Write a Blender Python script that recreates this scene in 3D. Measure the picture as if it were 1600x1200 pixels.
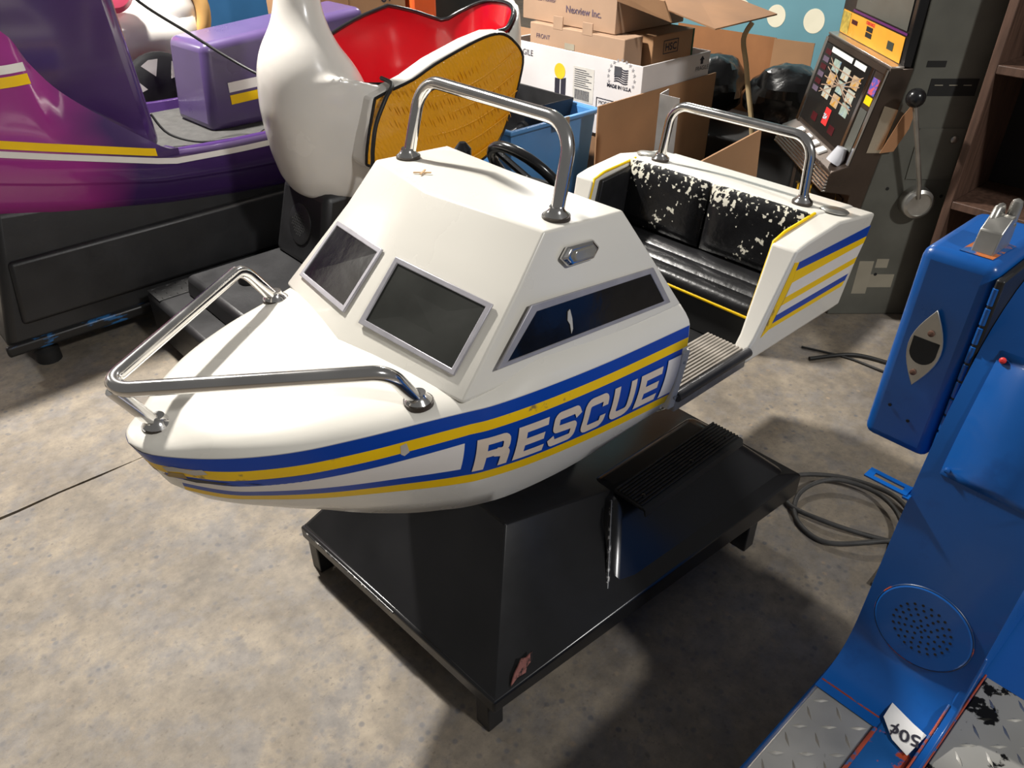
import bpy, bmesh, math, random
import numpy as np
from mathutils import Vector, Matrix
random.seed(4)
for o in list(bpy.data.objects): bpy.data.objects.remove(o)
SC = bpy.context.scene
COL = SC.collection
R = math.radians
# ---------------------------------------------------------------- camera
cd = bpy.data.cameras.new('camera'); cam = bpy.data.objects.new('camera', cd); COL.objects.link(cam)
cam.location = (0, -1.14, 1.65); cam.rotation_euler = (R(90 - 34.35), 0, R(-42.35))
cd.sensor_width = 36; cd.lens = 36 * 1217 / 1600; cd.clip_start = 0.02
SC.camera = cam
# ---------------------------------------------------------------- world and lamps
wd = bpy.data.worlds.new('World'); SC.world = wd; wd.use_nodes = True
wd.node_tree.nodes['Background'].inputs[0].default_value = (1.0, 0.97, 0.93, 1)
wd.node_tree.nodes['Background'].inputs[1].default_value = 0.085
def lamp(name, loc, watt, size, col=(1, .955, .89)):
    d = bpy.data.lights.new(name, 'AREA'); d.shape = 'DISK'; d.size = size; d.energy = watt; d.color = col
    o = bpy.data.objects.new(name, d); COL.objects.link(o); o.location = loc
    return o
lamp('high_bay_lamp', (1.0, 2.8, 3.9), 280, .26)
fl_ = lamp('fill_flood_near_side', (1.3, -5.2, 5.0), 122, .5, (1, .98, .95)); fl_.rotation_euler = (R(46), 0, R(0))  # unseen flood behind the camera, aimed to lift the boat's near side
lamp('fill_lamp_far_right', (5.2, 3.2, 3.6), 85, .4)  # unseen lamp added to brighten the floor and boxes on the right
lamp('fill_lamp_back_left', (-1.2, 6.0, 3.3), 80, .5)  # unseen lamp added to light the back wall that the windscreen reflects
SC.view_settings.view_transform = 'Standard'; SC.view_settings.look = 'None'
SC.view_settings.exposure = 0.72; SC.view_settings.gamma = 1; SC.view_settings.use_curve_mapping = False

# ---------------------------------------------------------------- materials
MATS = {}
def pm(name, col, rough=.5, metal=0., var=.12, scale=6., bump=0., bscale=40., coat=0., col2=None, thr=None, rvar=.1, stretch=None, spec=.5):
    """procedural material: base colour varied by noise, optional second colour in patches (thr = (lo,hi) of a noise ramp)"""
    if name in MATS: return MATS[name]
    m = bpy.data.materials.new(name); m.use_nodes = True; nt = m.node_tree; N = nt.nodes; L = nt.links
    b = N['Principled BSDF']; b.inputs['Metallic'].default_value = metal; b.inputs['Specular IOR Level'].default_value = spec
    if coat: b.inputs['Coat Weight'].default_value = coat; b.inputs['Coat Roughness'].default_value = .08
    tc = N.new('ShaderNodeTexCoord'); mp = N.new('ShaderNodeMapping'); L.new(tc.outputs['Object'], mp.inputs[0])
    if stretch: mp.inputs['Scale'].default_value = stretch
    n1 = N.new('ShaderNodeTexNoise'); n1.inputs['Scale'].default_value = scale; n1.inputs['Detail'].default_value = 6; L.new(mp.outputs[0], n1.inputs['Vector'])
    r1 = N.new('ShaderNodeValToRGB'); L.new(n1.outputs['Fac'], r1.inputs[0])
    lo = tuple(c * (1 - var) for c in col); hi = tuple(min(1, c * (1 + var)) for c in col)
    r1.color_ramp.elements[0].position = .3; r1.color_ramp.elements[0].color = (*lo, 1)
    r1.color_ramp.elements[1].position = .7; r1.color_ramp.elements[1].color = (*hi, 1)
    out = r1.outputs[0]
    if col2:
        n2 = N.new('ShaderNodeTexNoise'); n2.inputs['Scale'].default_value = scale * 1.7; n2.inputs['Detail'].default_value = 9; n2.inputs['Roughness'].default_value = .65
        L.new(mp.outputs[0], n2.inputs['Vector'])
        r2 = N.new('ShaderNodeValToRGB'); L.new(n2.outputs['Fac'], r2.inputs[0])
        r2.color_ramp.elements[0].position = thr[0]; r2.color_ramp.elements[1].position = thr[1]
        mx = N.new('ShaderNodeMix'); mx.data_type = 'RGBA'; L.new(r2.outputs[0], mx.inputs[0]); L.new(out, mx.inputs[6]); mx.inputs[7].default_value = (*col2, 1)
        out = mx.outputs[2]
    L.new(out, b.inputs['Base Color'])
    mr = N.new('ShaderNodeMapRange'); L.new(n1.outputs['Fac'], mr.inputs[0]); mr.inputs[3].default_value = max(.02, rough - rvar); mr.inputs[4].default_value = min(1, rough + rvar)
    L.new(mr.outputs[0], b.inputs['Roughness'])
    if bump:
        n3 = N.new('ShaderNodeTexNoise'); n3.inputs['Scale'].default_value = bscale; n3.inputs['Detail'].default_value = 4; L.new(mp.outputs[0], n3.inputs['Vector'])
        bp = N.new('ShaderNodeBump'); bp.inputs['Strength'].default_value = bump; bp.inputs['Distance'].default_value = .004
        L.new(n3.outputs['Fac'], bp.inputs['Height']); L.new(bp.outputs[0], b.inputs['Normal'])
    MATS[name] = m; return m

WHITE = pm('boat_white_gelcoat', (.72, .695, .63), .28, var=.03, scale=3, coat=.3, rvar=.05)
BLUE = pm('stripe_blue', (.004, .055, .38), .35, var=.06, scale=5, spec=.25)
YEL = pm('stripe_yellow', (.92, .58, .006), .4, var=.05, scale=8, spec=.25)
YELW = pm('stripe_yellow_worn', (.92, .58, .006), .4, var=.06, scale=9, spec=.25, col2=(.30, .20, .06), thr=(.62, .68))
DECAL = pm('decal_white', (.80, .76, .72), .4, var=.04)
LETTER = pm('letter_cream', (.74, .62, .50), .5, var=.08, scale=14)
CHROME = pm('chrome', (.74, .73, .72), .14, metal=1, var=.06, scale=14, rvar=.07)
DULL = pm('dull_steel', (.46, .45, .42), .38, metal=.9, var=.2, scale=12, rvar=.12)
BLACKG = pm('black_gloss', (.011, .011, .012), .22, var=.3, scale=5, bump=.06, bscale=14, rvar=.08)
BLACKP = pm('black_plastic', (.012, .012, .013), .42, var=.3, scale=7, bump=.1, bscale=90)
BLACKM = pm('black_matte', (.008, .008, .008), .7, var=.3)
PANE = pm('window_black', (.006, .006, .007), .14, var=.3, scale=9, bump=.12, bscale=26)
PANEG = pm('window_grey', (.022, .023, .02), .4, var=.2, scale=9, bump=.04, bscale=60, spec=.3)
FRAME = pm('window_frame_grey', (.36, .35, .38), .4, metal=.3, var=.1, scale=20)
SEATW = pm('seat_black_worn', (.010, .010, .011), .24, var=.3, scale=9, bump=.3, bscale=55)
def wear(m):
    """flaked white paint, densest along the top of the backrest"""
    nt = m.node_tree; N = nt.nodes; L = nt.links; b = N['Principled BSDF']; src = b.inputs['Base Color'].links[0].from_socket
    tc = N.new('ShaderNodeTexCoord'); sp = N.new('ShaderNodeSeparateXYZ'); L.new(tc.outputs['Object'], sp.inputs[0])
    n1 = N.new('ShaderNodeTexNoise'); n1.inputs['Scale'].default_value = 75; n1.inputs['Detail'].default_value = 3; L.new(tc.outputs['Object'], n1.inputs['Vector'])
    n2 = N.new('ShaderNodeTexNoise'); n2.inputs['Scale'].default_value = 7; n2.inputs['Detail'].default_value = 3; L.new(tc.outputs['Object'], n2.inputs['Vector'])
    h = N.new('ShaderNodeMapRange'); L.new(sp.outputs[2], h.inputs[0]); h.inputs[1].default_value = -.05; h.inputs[2].default_value = .09; h.inputs[3].default_value = -.10; h.inputs[4].default_value = .085
    a1 = N.new('ShaderNodeMath'); a1.operation = 'MULTIPLY_ADD'; L.new(n2.outputs['Fac'], a1.inputs[0]); a1.inputs[1].default_value = .75; L.new(h.outputs[0], a1.inputs[2])
    a2 = N.new('ShaderNodeMath'); a2.operation = 'ADD'; L.new(n1.outputs['Fac'], a2.inputs[0]); L.new(a1.outputs[0], a2.inputs[1])
    r = N.new('ShaderNodeMapRange'); L.new(a2.outputs[0], r.inputs[0]); r.inputs[1].default_value = 1.02; r.inputs[2].default_value = 1.04
    mx = N.new('ShaderNodeMix'); mx.data_type = 'RGBA'; L.new(r.outputs[0], mx.inputs[0]); L.new(src, mx.inputs[6]); mx.inputs[7].default_value = (.74, .71, .60, 1); L.new(mx.outputs[2], b.inputs['Base Color'])
    return m
wear(SEATW)
RINGW = pm('ring_worn', (.006, .03, .10), .4, var=.2, scale=12, col2=(.30, .05, .02), thr=(.56, .6))
SEATB = pm('seat_black', (.013, .013, .014), .3, var=.3, scale=14, bump=.25, bscale=60, col2=(.35, .34, .32), thr=(.72, .76))
RUBBER = pm('rubber_ribbed', (.020, .020, .019), .5, var=.3, scale=20)
TREAD = pm('tread_grey', (.33, .30, .26), .5, var=.25, scale=22)
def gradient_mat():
    """colour of the jet ski: magenta at the nose turning dark purple rearwards"""
    m = pm('purple_gradient', (.3, .03, .25), .16, var=.06, scale=4, coat=.6)
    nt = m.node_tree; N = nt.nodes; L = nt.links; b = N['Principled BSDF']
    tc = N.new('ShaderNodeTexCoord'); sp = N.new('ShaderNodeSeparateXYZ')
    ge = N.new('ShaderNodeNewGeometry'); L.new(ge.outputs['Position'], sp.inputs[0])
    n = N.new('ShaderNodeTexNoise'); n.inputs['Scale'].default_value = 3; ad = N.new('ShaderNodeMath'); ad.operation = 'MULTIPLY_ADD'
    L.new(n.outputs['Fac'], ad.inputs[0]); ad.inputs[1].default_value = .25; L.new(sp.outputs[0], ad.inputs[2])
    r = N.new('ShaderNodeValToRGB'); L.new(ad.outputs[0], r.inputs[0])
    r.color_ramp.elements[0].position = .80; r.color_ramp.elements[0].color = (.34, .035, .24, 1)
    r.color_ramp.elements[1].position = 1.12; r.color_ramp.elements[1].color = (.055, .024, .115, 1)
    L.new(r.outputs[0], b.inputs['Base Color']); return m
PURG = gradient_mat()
PUR = pm('purple_paint', (.12, .045, .25), .18, var=.08, scale=4, coat=.6)
PURD = pm('purple_dark', (.055, .022, .11), .16, var=.1, scale=4, coat=.6)
PURL = pm('purple_light', (.085, .055, .155), .3, var=.1, scale=5, coat=.3)
MAT_GREY = pm('deck_mat_grey', (.042, .041, .039), .75, var=.25, scale=25, bump=.5, bscale=70)
SWAN = pm('swan_white', (.74, .71, .66), .25, var=.05, scale=4, coat=.4, col2=(.45, .42, .38), thr=(.74, .8))
RED = pm('seat_red', (.40, .003, .010), .18, var=.08, scale=3, coat=.6)
REDL = pm('seat_red_light', (.62, .04, .045), .3, var=.08)
BLUEP = pm('ride_blue', (.004, .085, .34), .3, var=.1, scale=5, coat=.15, col2=(.003, .06, .26), thr=(.6, .75))
BLUEW = pm('ride_blue_worn', (.010, .085, .28), .3, var=.1, scale=7, col2=(.40, .06, .02), thr=(.56, .59), coat=.2)
RUST = pm('rust_red', (.34, .05, .02), .6, var=.3, scale=20, col2=(.02, .09, .27), thr=(.55, .6))
PLATE = pm('diamond_steel', (.50, .49, .46), .4, metal=.7, var=.15, scale=9, col2=(.07, .065, .06), thr=(.62, .72))
PLATEW = pm('diamond_steel_worn', (.50, .49, .45), .4, metal=.6, var=.15, scale=3.2, col2=(.008, .008, .008), thr=(.5, .515))
PLATEB = pm('diamond_black', (.03, .03, .03), .4, var=.3, scale=9)
CARD = pm('cardboard', (.36, .20, .10), .85, var=.12, scale=4, bump=.1, bscale=30)
CARDP = pm('cardboard_pale', (.40, .26, .17), .85, var=.1, scale=4, bump=.08, bscale=30)
CARDD = pm('cardboard_brown', (.26, .14, .07), .85, var=.15, scale=4, bump=.1, bscale=30)
CARDW = pm('cardboard_white', (.66, .63, .62), .75, var=.06, scale=4, bump=.06, bscale=20)
INK = pm('ink_dark', (.02, .018, .03), .7, var=.2)
INKV = pm('ink_violet', (.10, .07, .11), .7, var=.2)
TOTE = pm('tote_blue', (.09, .27, .58), .38, var=.08, scale=4)
TEAL = pm('panel_blue', (.13, .30, .36), .6, var=.08, scale=3)
CREAM = pm('dot_cream', (.78, .74, .58), .6, var=.05)
BAG = pm('bin_bag', (.010, .010, .011), .22, var=.3, scale=12, bump=.8, bscale=18)
SLOTG = pm('cabinet_grey', (.13, .13, .11), .55, metal=.2, var=.2, scale=5, bump=.04)
SLOTB = pm('cabinet_brown_steel', (.10, .075, .06), .3, metal=.7, var=.2, scale=5)
WOOD = pm('shelf_wood', (.085, .045, .03), .6, var=.35, scale=6, stretch=(8, 8, 1), bump=.1)
WOODD = pm('shelf_back_dark', (.012, .009, .008), .8, var=.2)
ORANGE = pm('glass_orange', (.84, .38, .04), .3, var=.12, scale=9)
GLASSD = pm('screen_grey', (.09, .095, .085), .25, var=.2, scale=4)
TAG = pm('tag_manila', (.42, .21, .10), .8, var=.1)
CABLE = pm('cable_black', (.012, .012, .012), .5, var=.3)
CABLEG = pm('cable_grey', (.055, .053, .05), .6, var=.3, scale=30)
PINK = pm('pink_paint', (.55, .06, .12), .3, var=.1)
WALLM = pm('wall_grey', (.42, .40, .37), .9, var=.2, scale=2)
STICK = pm('sticker_white', (.75, .74, .72), .5, var=.04)
REDS = pm('sticker_red', (.7, .03, .03), .5, var=.05)
DRKRED = pm('display_dark_red', (.06, .006, .01), .3, var=.2)
REEL = pm('reel_pale', (.42, .44, .38), .5, var=.25, scale=30, col2=(.45, .22, .04), thr=(.58, .62))
SILVERP = pm('galvanised', (.42, .41, .40), .45, metal=.7, var=.1, scale=14)
LENS = pm('lamp_lens', (.30, .29, .26), .12, var=.15, scale=20, metal=.3)
GREEN = pm('carton_green', (.02, .10, .05), .7, var=.1)
BROWNST = pm('tan_strap', (.40, .30, .16), .8, var=.15)
TAPE = pm('paper_label', (.34, .31, .24), .7, var=.1)
CLEAR = pm('clear_plastic', (.55, .56, .60), .12, var=.1)

def wing_mat():
    m = pm('wing_orange', (.80, .36, .008), .22, var=.06, scale=4, coat=.5)
    nt = m.node_tree; N = nt.nodes; L = nt.links; b = N['Principled BSDF']
    tc = N.new('ShaderNodeTexCoord'); mp = N.new('ShaderNodeMapping'); mp.inputs['Rotation'].default_value = (0, R(24), 0); L.new(tc.outputs['Object'], mp.inputs[0])
    w = N.new('ShaderNodeTexWave'); w.wave_type = 'BANDS'; w.bands_direction = 'X'; w.inputs['Scale'].default_value = 22; w.inputs['Distortion'].default_value = 4; w.inputs['Detail'].default_value = 2; w.inputs['Detail Scale'].default_value = 2.5
    L.new(mp.outputs[0], w.inputs['Vector'])
    bp = N.new('ShaderNodeBump'); bp.inputs['Strength'].default_value = .4; bp.inputs['Distance'].default_value = .004
    L.new(w.outputs['Fac'], bp.inputs['Height']); L.new(bp.outputs[0], b.inputs['Normal'])
    return m
WINGM = wing_mat()

def concrete():
    m = bpy.data.materials.new('concrete'); m.use_nodes = True; nt = m.node_tree; N = nt.nodes; L = nt.links; b = N['Principled BSDF']
    ge = N.new('ShaderNodeNewGeometry')
    def noise(s, d=8, r=.55):
        n = N.new('ShaderNodeTexNoise'); n.inputs['Scale'].default_value = s; n.inputs['Detail'].default_value = d; n.inputs['Roughness'].default_value = r; L.new(ge.outputs['Position'], n.inputs['Vector']); return n
    def ramp(i, a, c, p=(.35, .65)):
        r = N.new('ShaderNodeValToRGB'); L.new(i, r.inputs[0]); r.color_ramp.elements[0].position = p[0]; r.color_ramp.elements[1].position = p[1]
        r.color_ramp.elements[0].color = (*a, 1); r.color_ramp.elements[1].color = (*c, 1); return r.outputs[0]
    def mix(f, a, c, k='MIX'):
        x = N.new('ShaderNodeMix'); x.data_type = 'RGBA'; x.blend_type = k
        if isinstance(f, float): x.inputs[0].default_value = f
        else: L.new(f, x.inputs[0])
        L.new(a, x.inputs[6])
        if isinstance(c, tuple): x.inputs[7].default_value = (*c, 1)
        else: L.new(c, x.inputs[7])
        return x.outputs[2]
    c = ramp(noise(3.1, 10, .62).outputs['Fac'], (.15, .130, .106), (.285, .240, .182))
    c = mix(ramp(noise(7, 10, .7).outputs['Fac'], (0, 0, 0), (.9, .9, .9), (.48, .58)), c, (.185, .168, .152))
    c = mix(ramp(noise(1.1, 5).outputs['Fac'], (0, 0, 0), (.55, .55, .55), (.52, .7)), c, (.135, .112, .09))
    # exposed aggregate: small blue-grey and pale stones
    v = N.new('ShaderNodeTexVoronoi'); v.inputs['Scale'].default_value = 40; v.inputs['Randomness'].default_value = 1; L.new(ge.outputs['Position'], v.inputs['Vector'])
    sp = N.new('ShaderNodeSeparateColor'); L.new(v.outputs['Color'], sp.inputs[0])
    near = ramp(v.outputs['Distance'], (1, 1, 1), (0, 0, 0), (.18, .36))
    pick = ramp(sp.outputs[0], (0, 0, 0), (1, 1, 1), (.52, .58)); zone = ramp(noise(1.7, 4).outputs['Fac'], (.15, .15, .15), (.75, .75, .75), (.38, .60))
    f = mix(1.0, near, pick, 'MULTIPLY'); f = mix(1.0, f, zone, 'MULTIPLY')
    fs = N.new('ShaderNodeSeparateColor'); L.new(f, fs.inputs[0])
    stone = ramp(sp.outputs[1], (.095, .097, .11), (.29, .22, .15), (.6, .9))
    c = mix(fs.outputs[0], c, stone)
    spk = ramp(noise(70, 3).outputs['Fac'], (0, 0, 0), (.65, .65, .65), (.60, .72)); ss = N.new('ShaderNodeSeparateColor'); L.new(spk, ss.inputs[0])
    c = mix(ss.outputs[0], c, (.13, .11, .09))
    fm = ramp(noise(22, 8, .7).outputs['Fac'], (.80, .80, .81), (1.16, 1.15, 1.12), (.36, .64)); c = mix(1.0, c, fm, 'MULTIPLY')
    L.new(c, b.inputs['Base Color'])
    mr = N.new('ShaderNodeMapRange'); L.new(noise(5).outputs['Fac'], mr.inputs[0]); mr.inputs[3].default_value = .5; mr.inputs[4].default_value = .85; L.new(mr.outputs[0], b.inputs['Roughness'])
    bp = N.new('ShaderNodeBump'); bp.inputs['Strength'].default_value = .3; bp.inputs['Distance'].default_value = .004; L.new(noise(34, 9, .75).outputs['Fac'], bp.inputs['Height']); L.new(bp.outputs[0], b.inputs['Normal'])
    return m
CONC = concrete()

# ---------------------------------------------------------------- mesh helpers (all coordinates in metres, world axes)
WM = {}           # object -> its world matrix
def put(o, parent, W):
    """link o with world matrix W under parent"""
    COL.objects.link(o)
    if parent is not None:
        o.parent = parent; o.matrix_local = WM[parent].inverted() @ W
    else: o.matrix_world = W
    WM[o] = W
def thing(name, label, cat, loc=(0, 0, 0), rz=0., group=None):
    o = bpy.data.objects.new(name, None); o.empty_display_size = .05
    put(o, None, Matrix.Translation(loc) @ Matrix.Rotation(rz, 4, 'Z'))
    o['label'] = label; o['category'] = cat
    if group: o['group'] = group
    return o
def tag(o, label, cat, group=None):
    o['label'] = label; o['category'] = cat
    if group: o['group'] = group
    return o
FR = [Matrix.Identity(4)]      # current frame in which coordinates are given
def mk(name, V, F, mat, parent=None, bevel=0, seg=2, smooth=True, ang=35, solid=0, sub=0, label=None, kind=None):
    V = [FR[-1] @ Vector(v) for v in V]
    lo = Vector((min(v[i] for v in V) for i in range(3))); hi = Vector((max(v[i] for v in V) for i in range(3)))
    c = (lo + hi) / 2
    if parent is None: c.z = lo.z
    me = bpy.data.meshes.new(name); me.from_pydata([v - c for v in V], [], [tuple(f) for f in F]); me.update()
    bm = bmesh.new(); bm.from_mesh(me); bmesh.ops.remove_doubles(bm, verts=bm.verts, dist=1e-6); bmesh.ops.recalc_face_normals(bm, faces=bm.faces); bm.to_mesh(me); bm.free()
    me.materials.append(mat)
    if smooth:
        me.polygons.foreach_set('use_smooth', [True] * len(me.polygons)); me.set_sharp_from_angle(angle=R(ang))
    o = bpy.data.objects.new(name, me); put(o, parent, Matrix.Translation(c))
    if solid: m = o.modifiers.new('solid', 'SOLIDIFY'); m.thickness = solid; m.offset = -1
    if bevel:
        m = o.modifiers.new('bevel', 'BEVEL'); m.width = bevel; m.segments = seg; m.limit_method = 'ANGLE'; m.angle_limit = R(28); m.harden_normals = False
    if sub: m = o.modifiers.new('sub', 'SUBSURF'); m.levels = sub; m.render_levels = sub
    if label: o['label'] = label
    if kind: o['kind'] = kind
    return o
class MB:
    def __init__(s): s.V = []; s.F = []
    def add(s, V, F):
        n = len(s.V); s.V += [tuple(v) for v in V]; s.F += [[i + n for i in f] for f in F]; return s
    def box(s, a, b): return s.add(*boxg(a, b))
    def build(s, name, mat, parent=None, **k): return mk(name, s.V, s.F, mat, parent, **k)
BF = [(0, 3, 2, 1), (4, 5, 6, 7), (0, 1, 5, 4), (1, 2, 6, 5), (2, 3, 7, 6), (3, 0, 4, 7)]
def boxg(a, b):
    (x0, y0, z0), (x1, y1, z1) = a, b
    return [(x0, y0, z0), (x1, y0, z0), (x1, y1, z0), (x0, y1, z0), (x0, y0, z1), (x1, y0, z1), (x1, y1, z1), (x0, y1, z1)], BF
def box(name, a, b, mat, parent=None, bevel=.003, **k): return mk(name, *boxg(a, b), mat, parent, bevel=bevel, **k)
def hexa(name, P8, mat, parent=None, bevel=.003, **k): return mk(name, P8, BF, mat, parent, bevel=bevel, **k)
def prismg(poly, axis, lo, hi):
    n = len(poly)
    def p(q, t): return {'x': (t, q[0], q[1]), 'y': (q[0], t, q[1]), 'z': (q[0], q[1], t)}[axis]
    V = [p(q, lo) for q in poly] + [p(q, hi) for q in poly]
    F = [list(range(n))[::-1], list(range(n, 2 * n))] + [[i, (i + 1) % n, n + (i + 1) % n, n + i] for i in range(n)]
    return V, F
def prism(name, poly, axis, lo, hi, mat, parent=None, **k): return mk(name, *prismg(poly, axis, lo, hi), mat, parent, **k)
def cr(pts, n):
    """Catmull-Rom resampling of a list of points to n samples"""
    P = np.array(pts, float); m = len(P); out = []
    for t in np.linspace(0, m - 1, n):
        i = min(int(t), m - 2); u = t - i
        p0 = P[max(i - 1, 0)]; p1 = P[i]; p2 = P[i + 1]; p3 = P[min(i + 2, m - 1)]
        out.append(.5 * (2 * p1 + (p2 - p0) * u + (2 * p0 - 5 * p1 + 4 * p2 - p3) * u * u + (3 * p1 - p0 - 3 * p2 + p3) * u ** 3))
    return np.array(out)
def fillet(pts, r, n=7):
    P = [Vector(p) for p in pts]; out = [P[0]]
    for i in range(1, len(P) - 1):
        a = P[i - 1] - P[i]; b = P[i + 1] - P[i]; rr = r[i] if isinstance(r, dict) and i in r else (r if not isinstance(r, dict) else .03)
        th = a.angle(b); d = min(rr / math.tan(th / 2), a.length * .48, b.length * .48); rr = d * math.tan(th / 2)
        a.normalize(); b.normalize(); A = P[i] + a * d; B = P[i] + b * d
        Cn = P[i] + (a + b).normalized() * (rr / math.sin(th / 2)); va = A - Cn; vb = B - Cn; w = va.angle(vb)
        for k in range(n + 1):
            t = k / n; out.append(Cn + (va * math.sin((1 - t) * w) + vb * math.sin(t * w)) / math.sin(w))
    out.append(P[-1]); return out
def tubeg(pts, r, n=12, cap=True):
    P = [Vector(p) for p in pts]; rs = r if isinstance(r, (list, tuple)) else [r] * len(P); V = []; F = []
    t = (P[1] - P[0]).normalized(); u = t.orthogonal().normalized()
    for i, p in enumerate(P):
        tt = ((P[min(i + 1, len(P) - 1)] - P[i]).normalized() + (P[i] - P[max(i - 1, 0)]).normalized())
        if tt.length < 1e-6: tt = t
        tt.normalize(); q = t.rotation_difference(tt); u = q @ u; t = tt; u = (u - t * u.dot(t)).normalized(); v = t.cross(u)
        for k in range(n):
            a = 2 * math.pi * k / n; V.append(p + (u * math.cos(a) + v * math.sin(a)) * rs[i])
    for i in range(len(P) - 1):
        for k in range(n): F.append([i * n + k, i * n + (k + 1) % n, (i + 1) * n + (k + 1) % n, (i + 1) * n + k])
    if cap: F += [list(range(n))[::-1], [(len(P) - 1) * n + k for k in range(n)]]
    return V, F
def tube(name, pts, r, mat, parent=None, n=12, **k): return mk(name, *tubeg(pts, r, n), mat, parent, ang=60, **k)
def latheg(prof, c, ax=(0, 0, 1), n=24):
    ax = Vector(ax).normalized(); u = ax.orthogonal().normalized(); v = ax.cross(u); c = Vector(c); V = []; F = []
    for r, h in prof:
        for k in range(n):
            a = 2 * math.pi * k / n; V.append(c + ax * h + (u * math.cos(a) + v * math.sin(a)) * max(r, 1e-5))
    for i in range(len(prof) - 1):
        for k in range(n): F.append([i * n + k, i * n + (k + 1) % n, (i + 1) * n + (k + 1) % n, (i + 1) * n + k])
    F += [list(range(n))[::-1], [(len(prof) - 1) * n + k for k in range(n)]]
    return V, F
def lathe(name, prof, c, mat, parent=None, ax=(0, 0, 1), n=24, **k): return mk(name, *latheg(prof, c, ax, n), mat, parent, **k)
def gridf(nu, nv, closed_u=False):
    F = []
    for i in range(nu - (0 if closed_u else 1)):
        for j in range(nv - 1): F.append([i * nv + j, ((i + 1) % nu) * nv + j, ((i + 1) % nu) * nv + j + 1, i * nv + j + 1])
    return F
def sphere(name, c, r, mat, parent=None, n=18, **k):
    s = r if isinstance(r, (tuple, list)) else (r, r, r); V = []
    for i in range(n):
        for j in range(n // 2 + 1):
            a = 2 * math.pi * i / n; b = math.pi * j / (n // 2) - math.pi / 2
            V.append((c[0] + s[0] * math.cos(b) * math.cos(a), c[1] + s[1] * math.cos(b) * math.sin(a), c[2] + s[2] * math.sin(b)))
    return mk(name, V, gridf(n, n // 2 + 1, True), mat, parent, **k)
def panel(name, quad, t, mat, parent=None, bevel=0, **k):
    """flat polygon with thickness t along its normal (outwards)"""
    Q = [Vector(q) for q in quad]; nn = Vector((0, 0, 0))
    for i in range(len(Q)): nn += Q[i].cross(Q[(i + 1) % len(Q)])
    nn.normalize(); m = len(Q); V = [q for q in Q] + [q + nn * t for q in Q]
    F = [list(range(m))[::-1], list(range(m, 2 * m))] + [[i, (i + 1) % m, m + (i + 1) % m, m + i] for i in range(m)]
    return mk(name, V, F, mat, parent, bevel=bevel, **k)
def ringg(outer, inner, nn, t):
    O = [Vector(p) for p in outer]; I = [Vector(p) for p in inner]; m = len(O); d = Vector(nn) * t
    V = O + I + [p + d for p in O] + [p + d for p in I]; F = []
    for i in range(m):
        j = (i + 1) % m
        F += [[i, j, m + j, m + i], [2 * m + i, 2 * m + j, 3 * m + j, 3 * m + i], [i, j, 2 * m + j, 2 * m + i], [m + i, m + j, 3 * m + j, 3 * m + i]]
    return V, F
def text(name, s, size, origin, xdir, ydir, mat, parent=None, t=.0012, bold=0., wide=1., label=None, align='LEFT'):
    cu = bpy.data.curves.new(name, 'FONT'); cu.body = s; cu.size = size; cu.offset = bold; cu.resolution_u = 3; cu.align_x = align
    ob = bpy.data.objects.new('tmp', cu); COL.objects.link(ob); me = bpy.data.meshes.new_from_object(ob.evaluated_get(bpy.context.evaluated_depsgraph_get()))
    X = Vector(xdir).normalized(); Y = Vector(ydir).normalized(); Z = X.cross(Y); O = Vector(origin)
    V = [O + X * v.co.x * wide + Y * v.co.y + Z * t for v in me.vertices]; F = [list(p.vertices) for p in me.polygons]
    bpy.data.objects.remove(ob); bpy.data.curves.remove(cu); bpy.data.meshes.remove(me)
    return mk(name, V, F, mat, parent, smooth=False, label=label)
def stroke(pts, t, r=0., n=4):
    """flat 2-D ribbon of width t along a polyline -> list of quads ((x,y)*4)"""
    P = [Vector((p[0], p[1], 0)) for p in pts]
    if r and len(P) > 2: P = fillet(P, r, n)
    Q = []
    for a, b in zip(P[:-1], P[1:]):
        k = max(1, int((b - a).length / .12))
        for i in range(k): Q.append(a.lerp(b, i / k))
    Q.append(P[-1]); L = []; Rr = []
    for i, p in enumerate(Q):
        d0 = (Q[i] - Q[max(i - 1, 0)]); d1 = (Q[min(i + 1, len(Q) - 1)] - Q[i])
        a = d0.normalized() if d0.length > 1e-9 else d1.normalized(); b = d1.normalized() if d1.length > 1e-9 else a
        m = (a + b).normalized(); nn = Vector((-m.y, m.x, 0)); k = 1 / max(.5, m.dot(a)); L.append(p + nn * t / 2 * k); Rr.append(p - nn * t / 2 * k)
    return [(L[i], L[i + 1], Rr[i + 1], Rr[i]) for i in range(len(Q) - 1)]

# ---------------------------------------------------------------- the setting
base = mk('floor', *boxg((-5, -5, -.12), (9, 8, -.012)), pm('joint_dark', (.15, .12, .09), .9), None); base['kind'] = 'structure'; base['label'] = 'beige concrete warehouse floor'
def slab(y0, y1):
    xs = np.linspace(-5, 9, 120); V = []; rng = random.Random(int(y1 * 10))
    for x in xs:
        j0 = rng.uniform(-.005, .004) if y0 > -4 else 0; j1 = rng.uniform(-.005, .004) if y1 < 7 else 0
        V += [(x, y0 + j0, -.012), (x, y0 + j0, 0), (x, y1 + j1, 0), (x, y1 + j1, -.012)]
    return mk('concrete_slab', V, gridf(120, 4), CONC, base, smooth=False)
slab(-5, 1.146); slab(1.156, 8)
for nm, a, b in (('wall_back', (-5, 7.6, 0), (9, 7.8, 4.5)), ('wall_right', (8.6, -5, 0), (8.8, 7.8, 4.5))):
    o = box(nm, a, b, WALLM, bevel=0); o['kind'] = 'structure'
# ---------------------------------------------------------------- rescue boat ride
boat = thing('boat_ride', 'white kiddie ride rescue boat with blue and yellow stripes on a black base', 'kiddie ride', (1.12, 0, 0))
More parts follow.
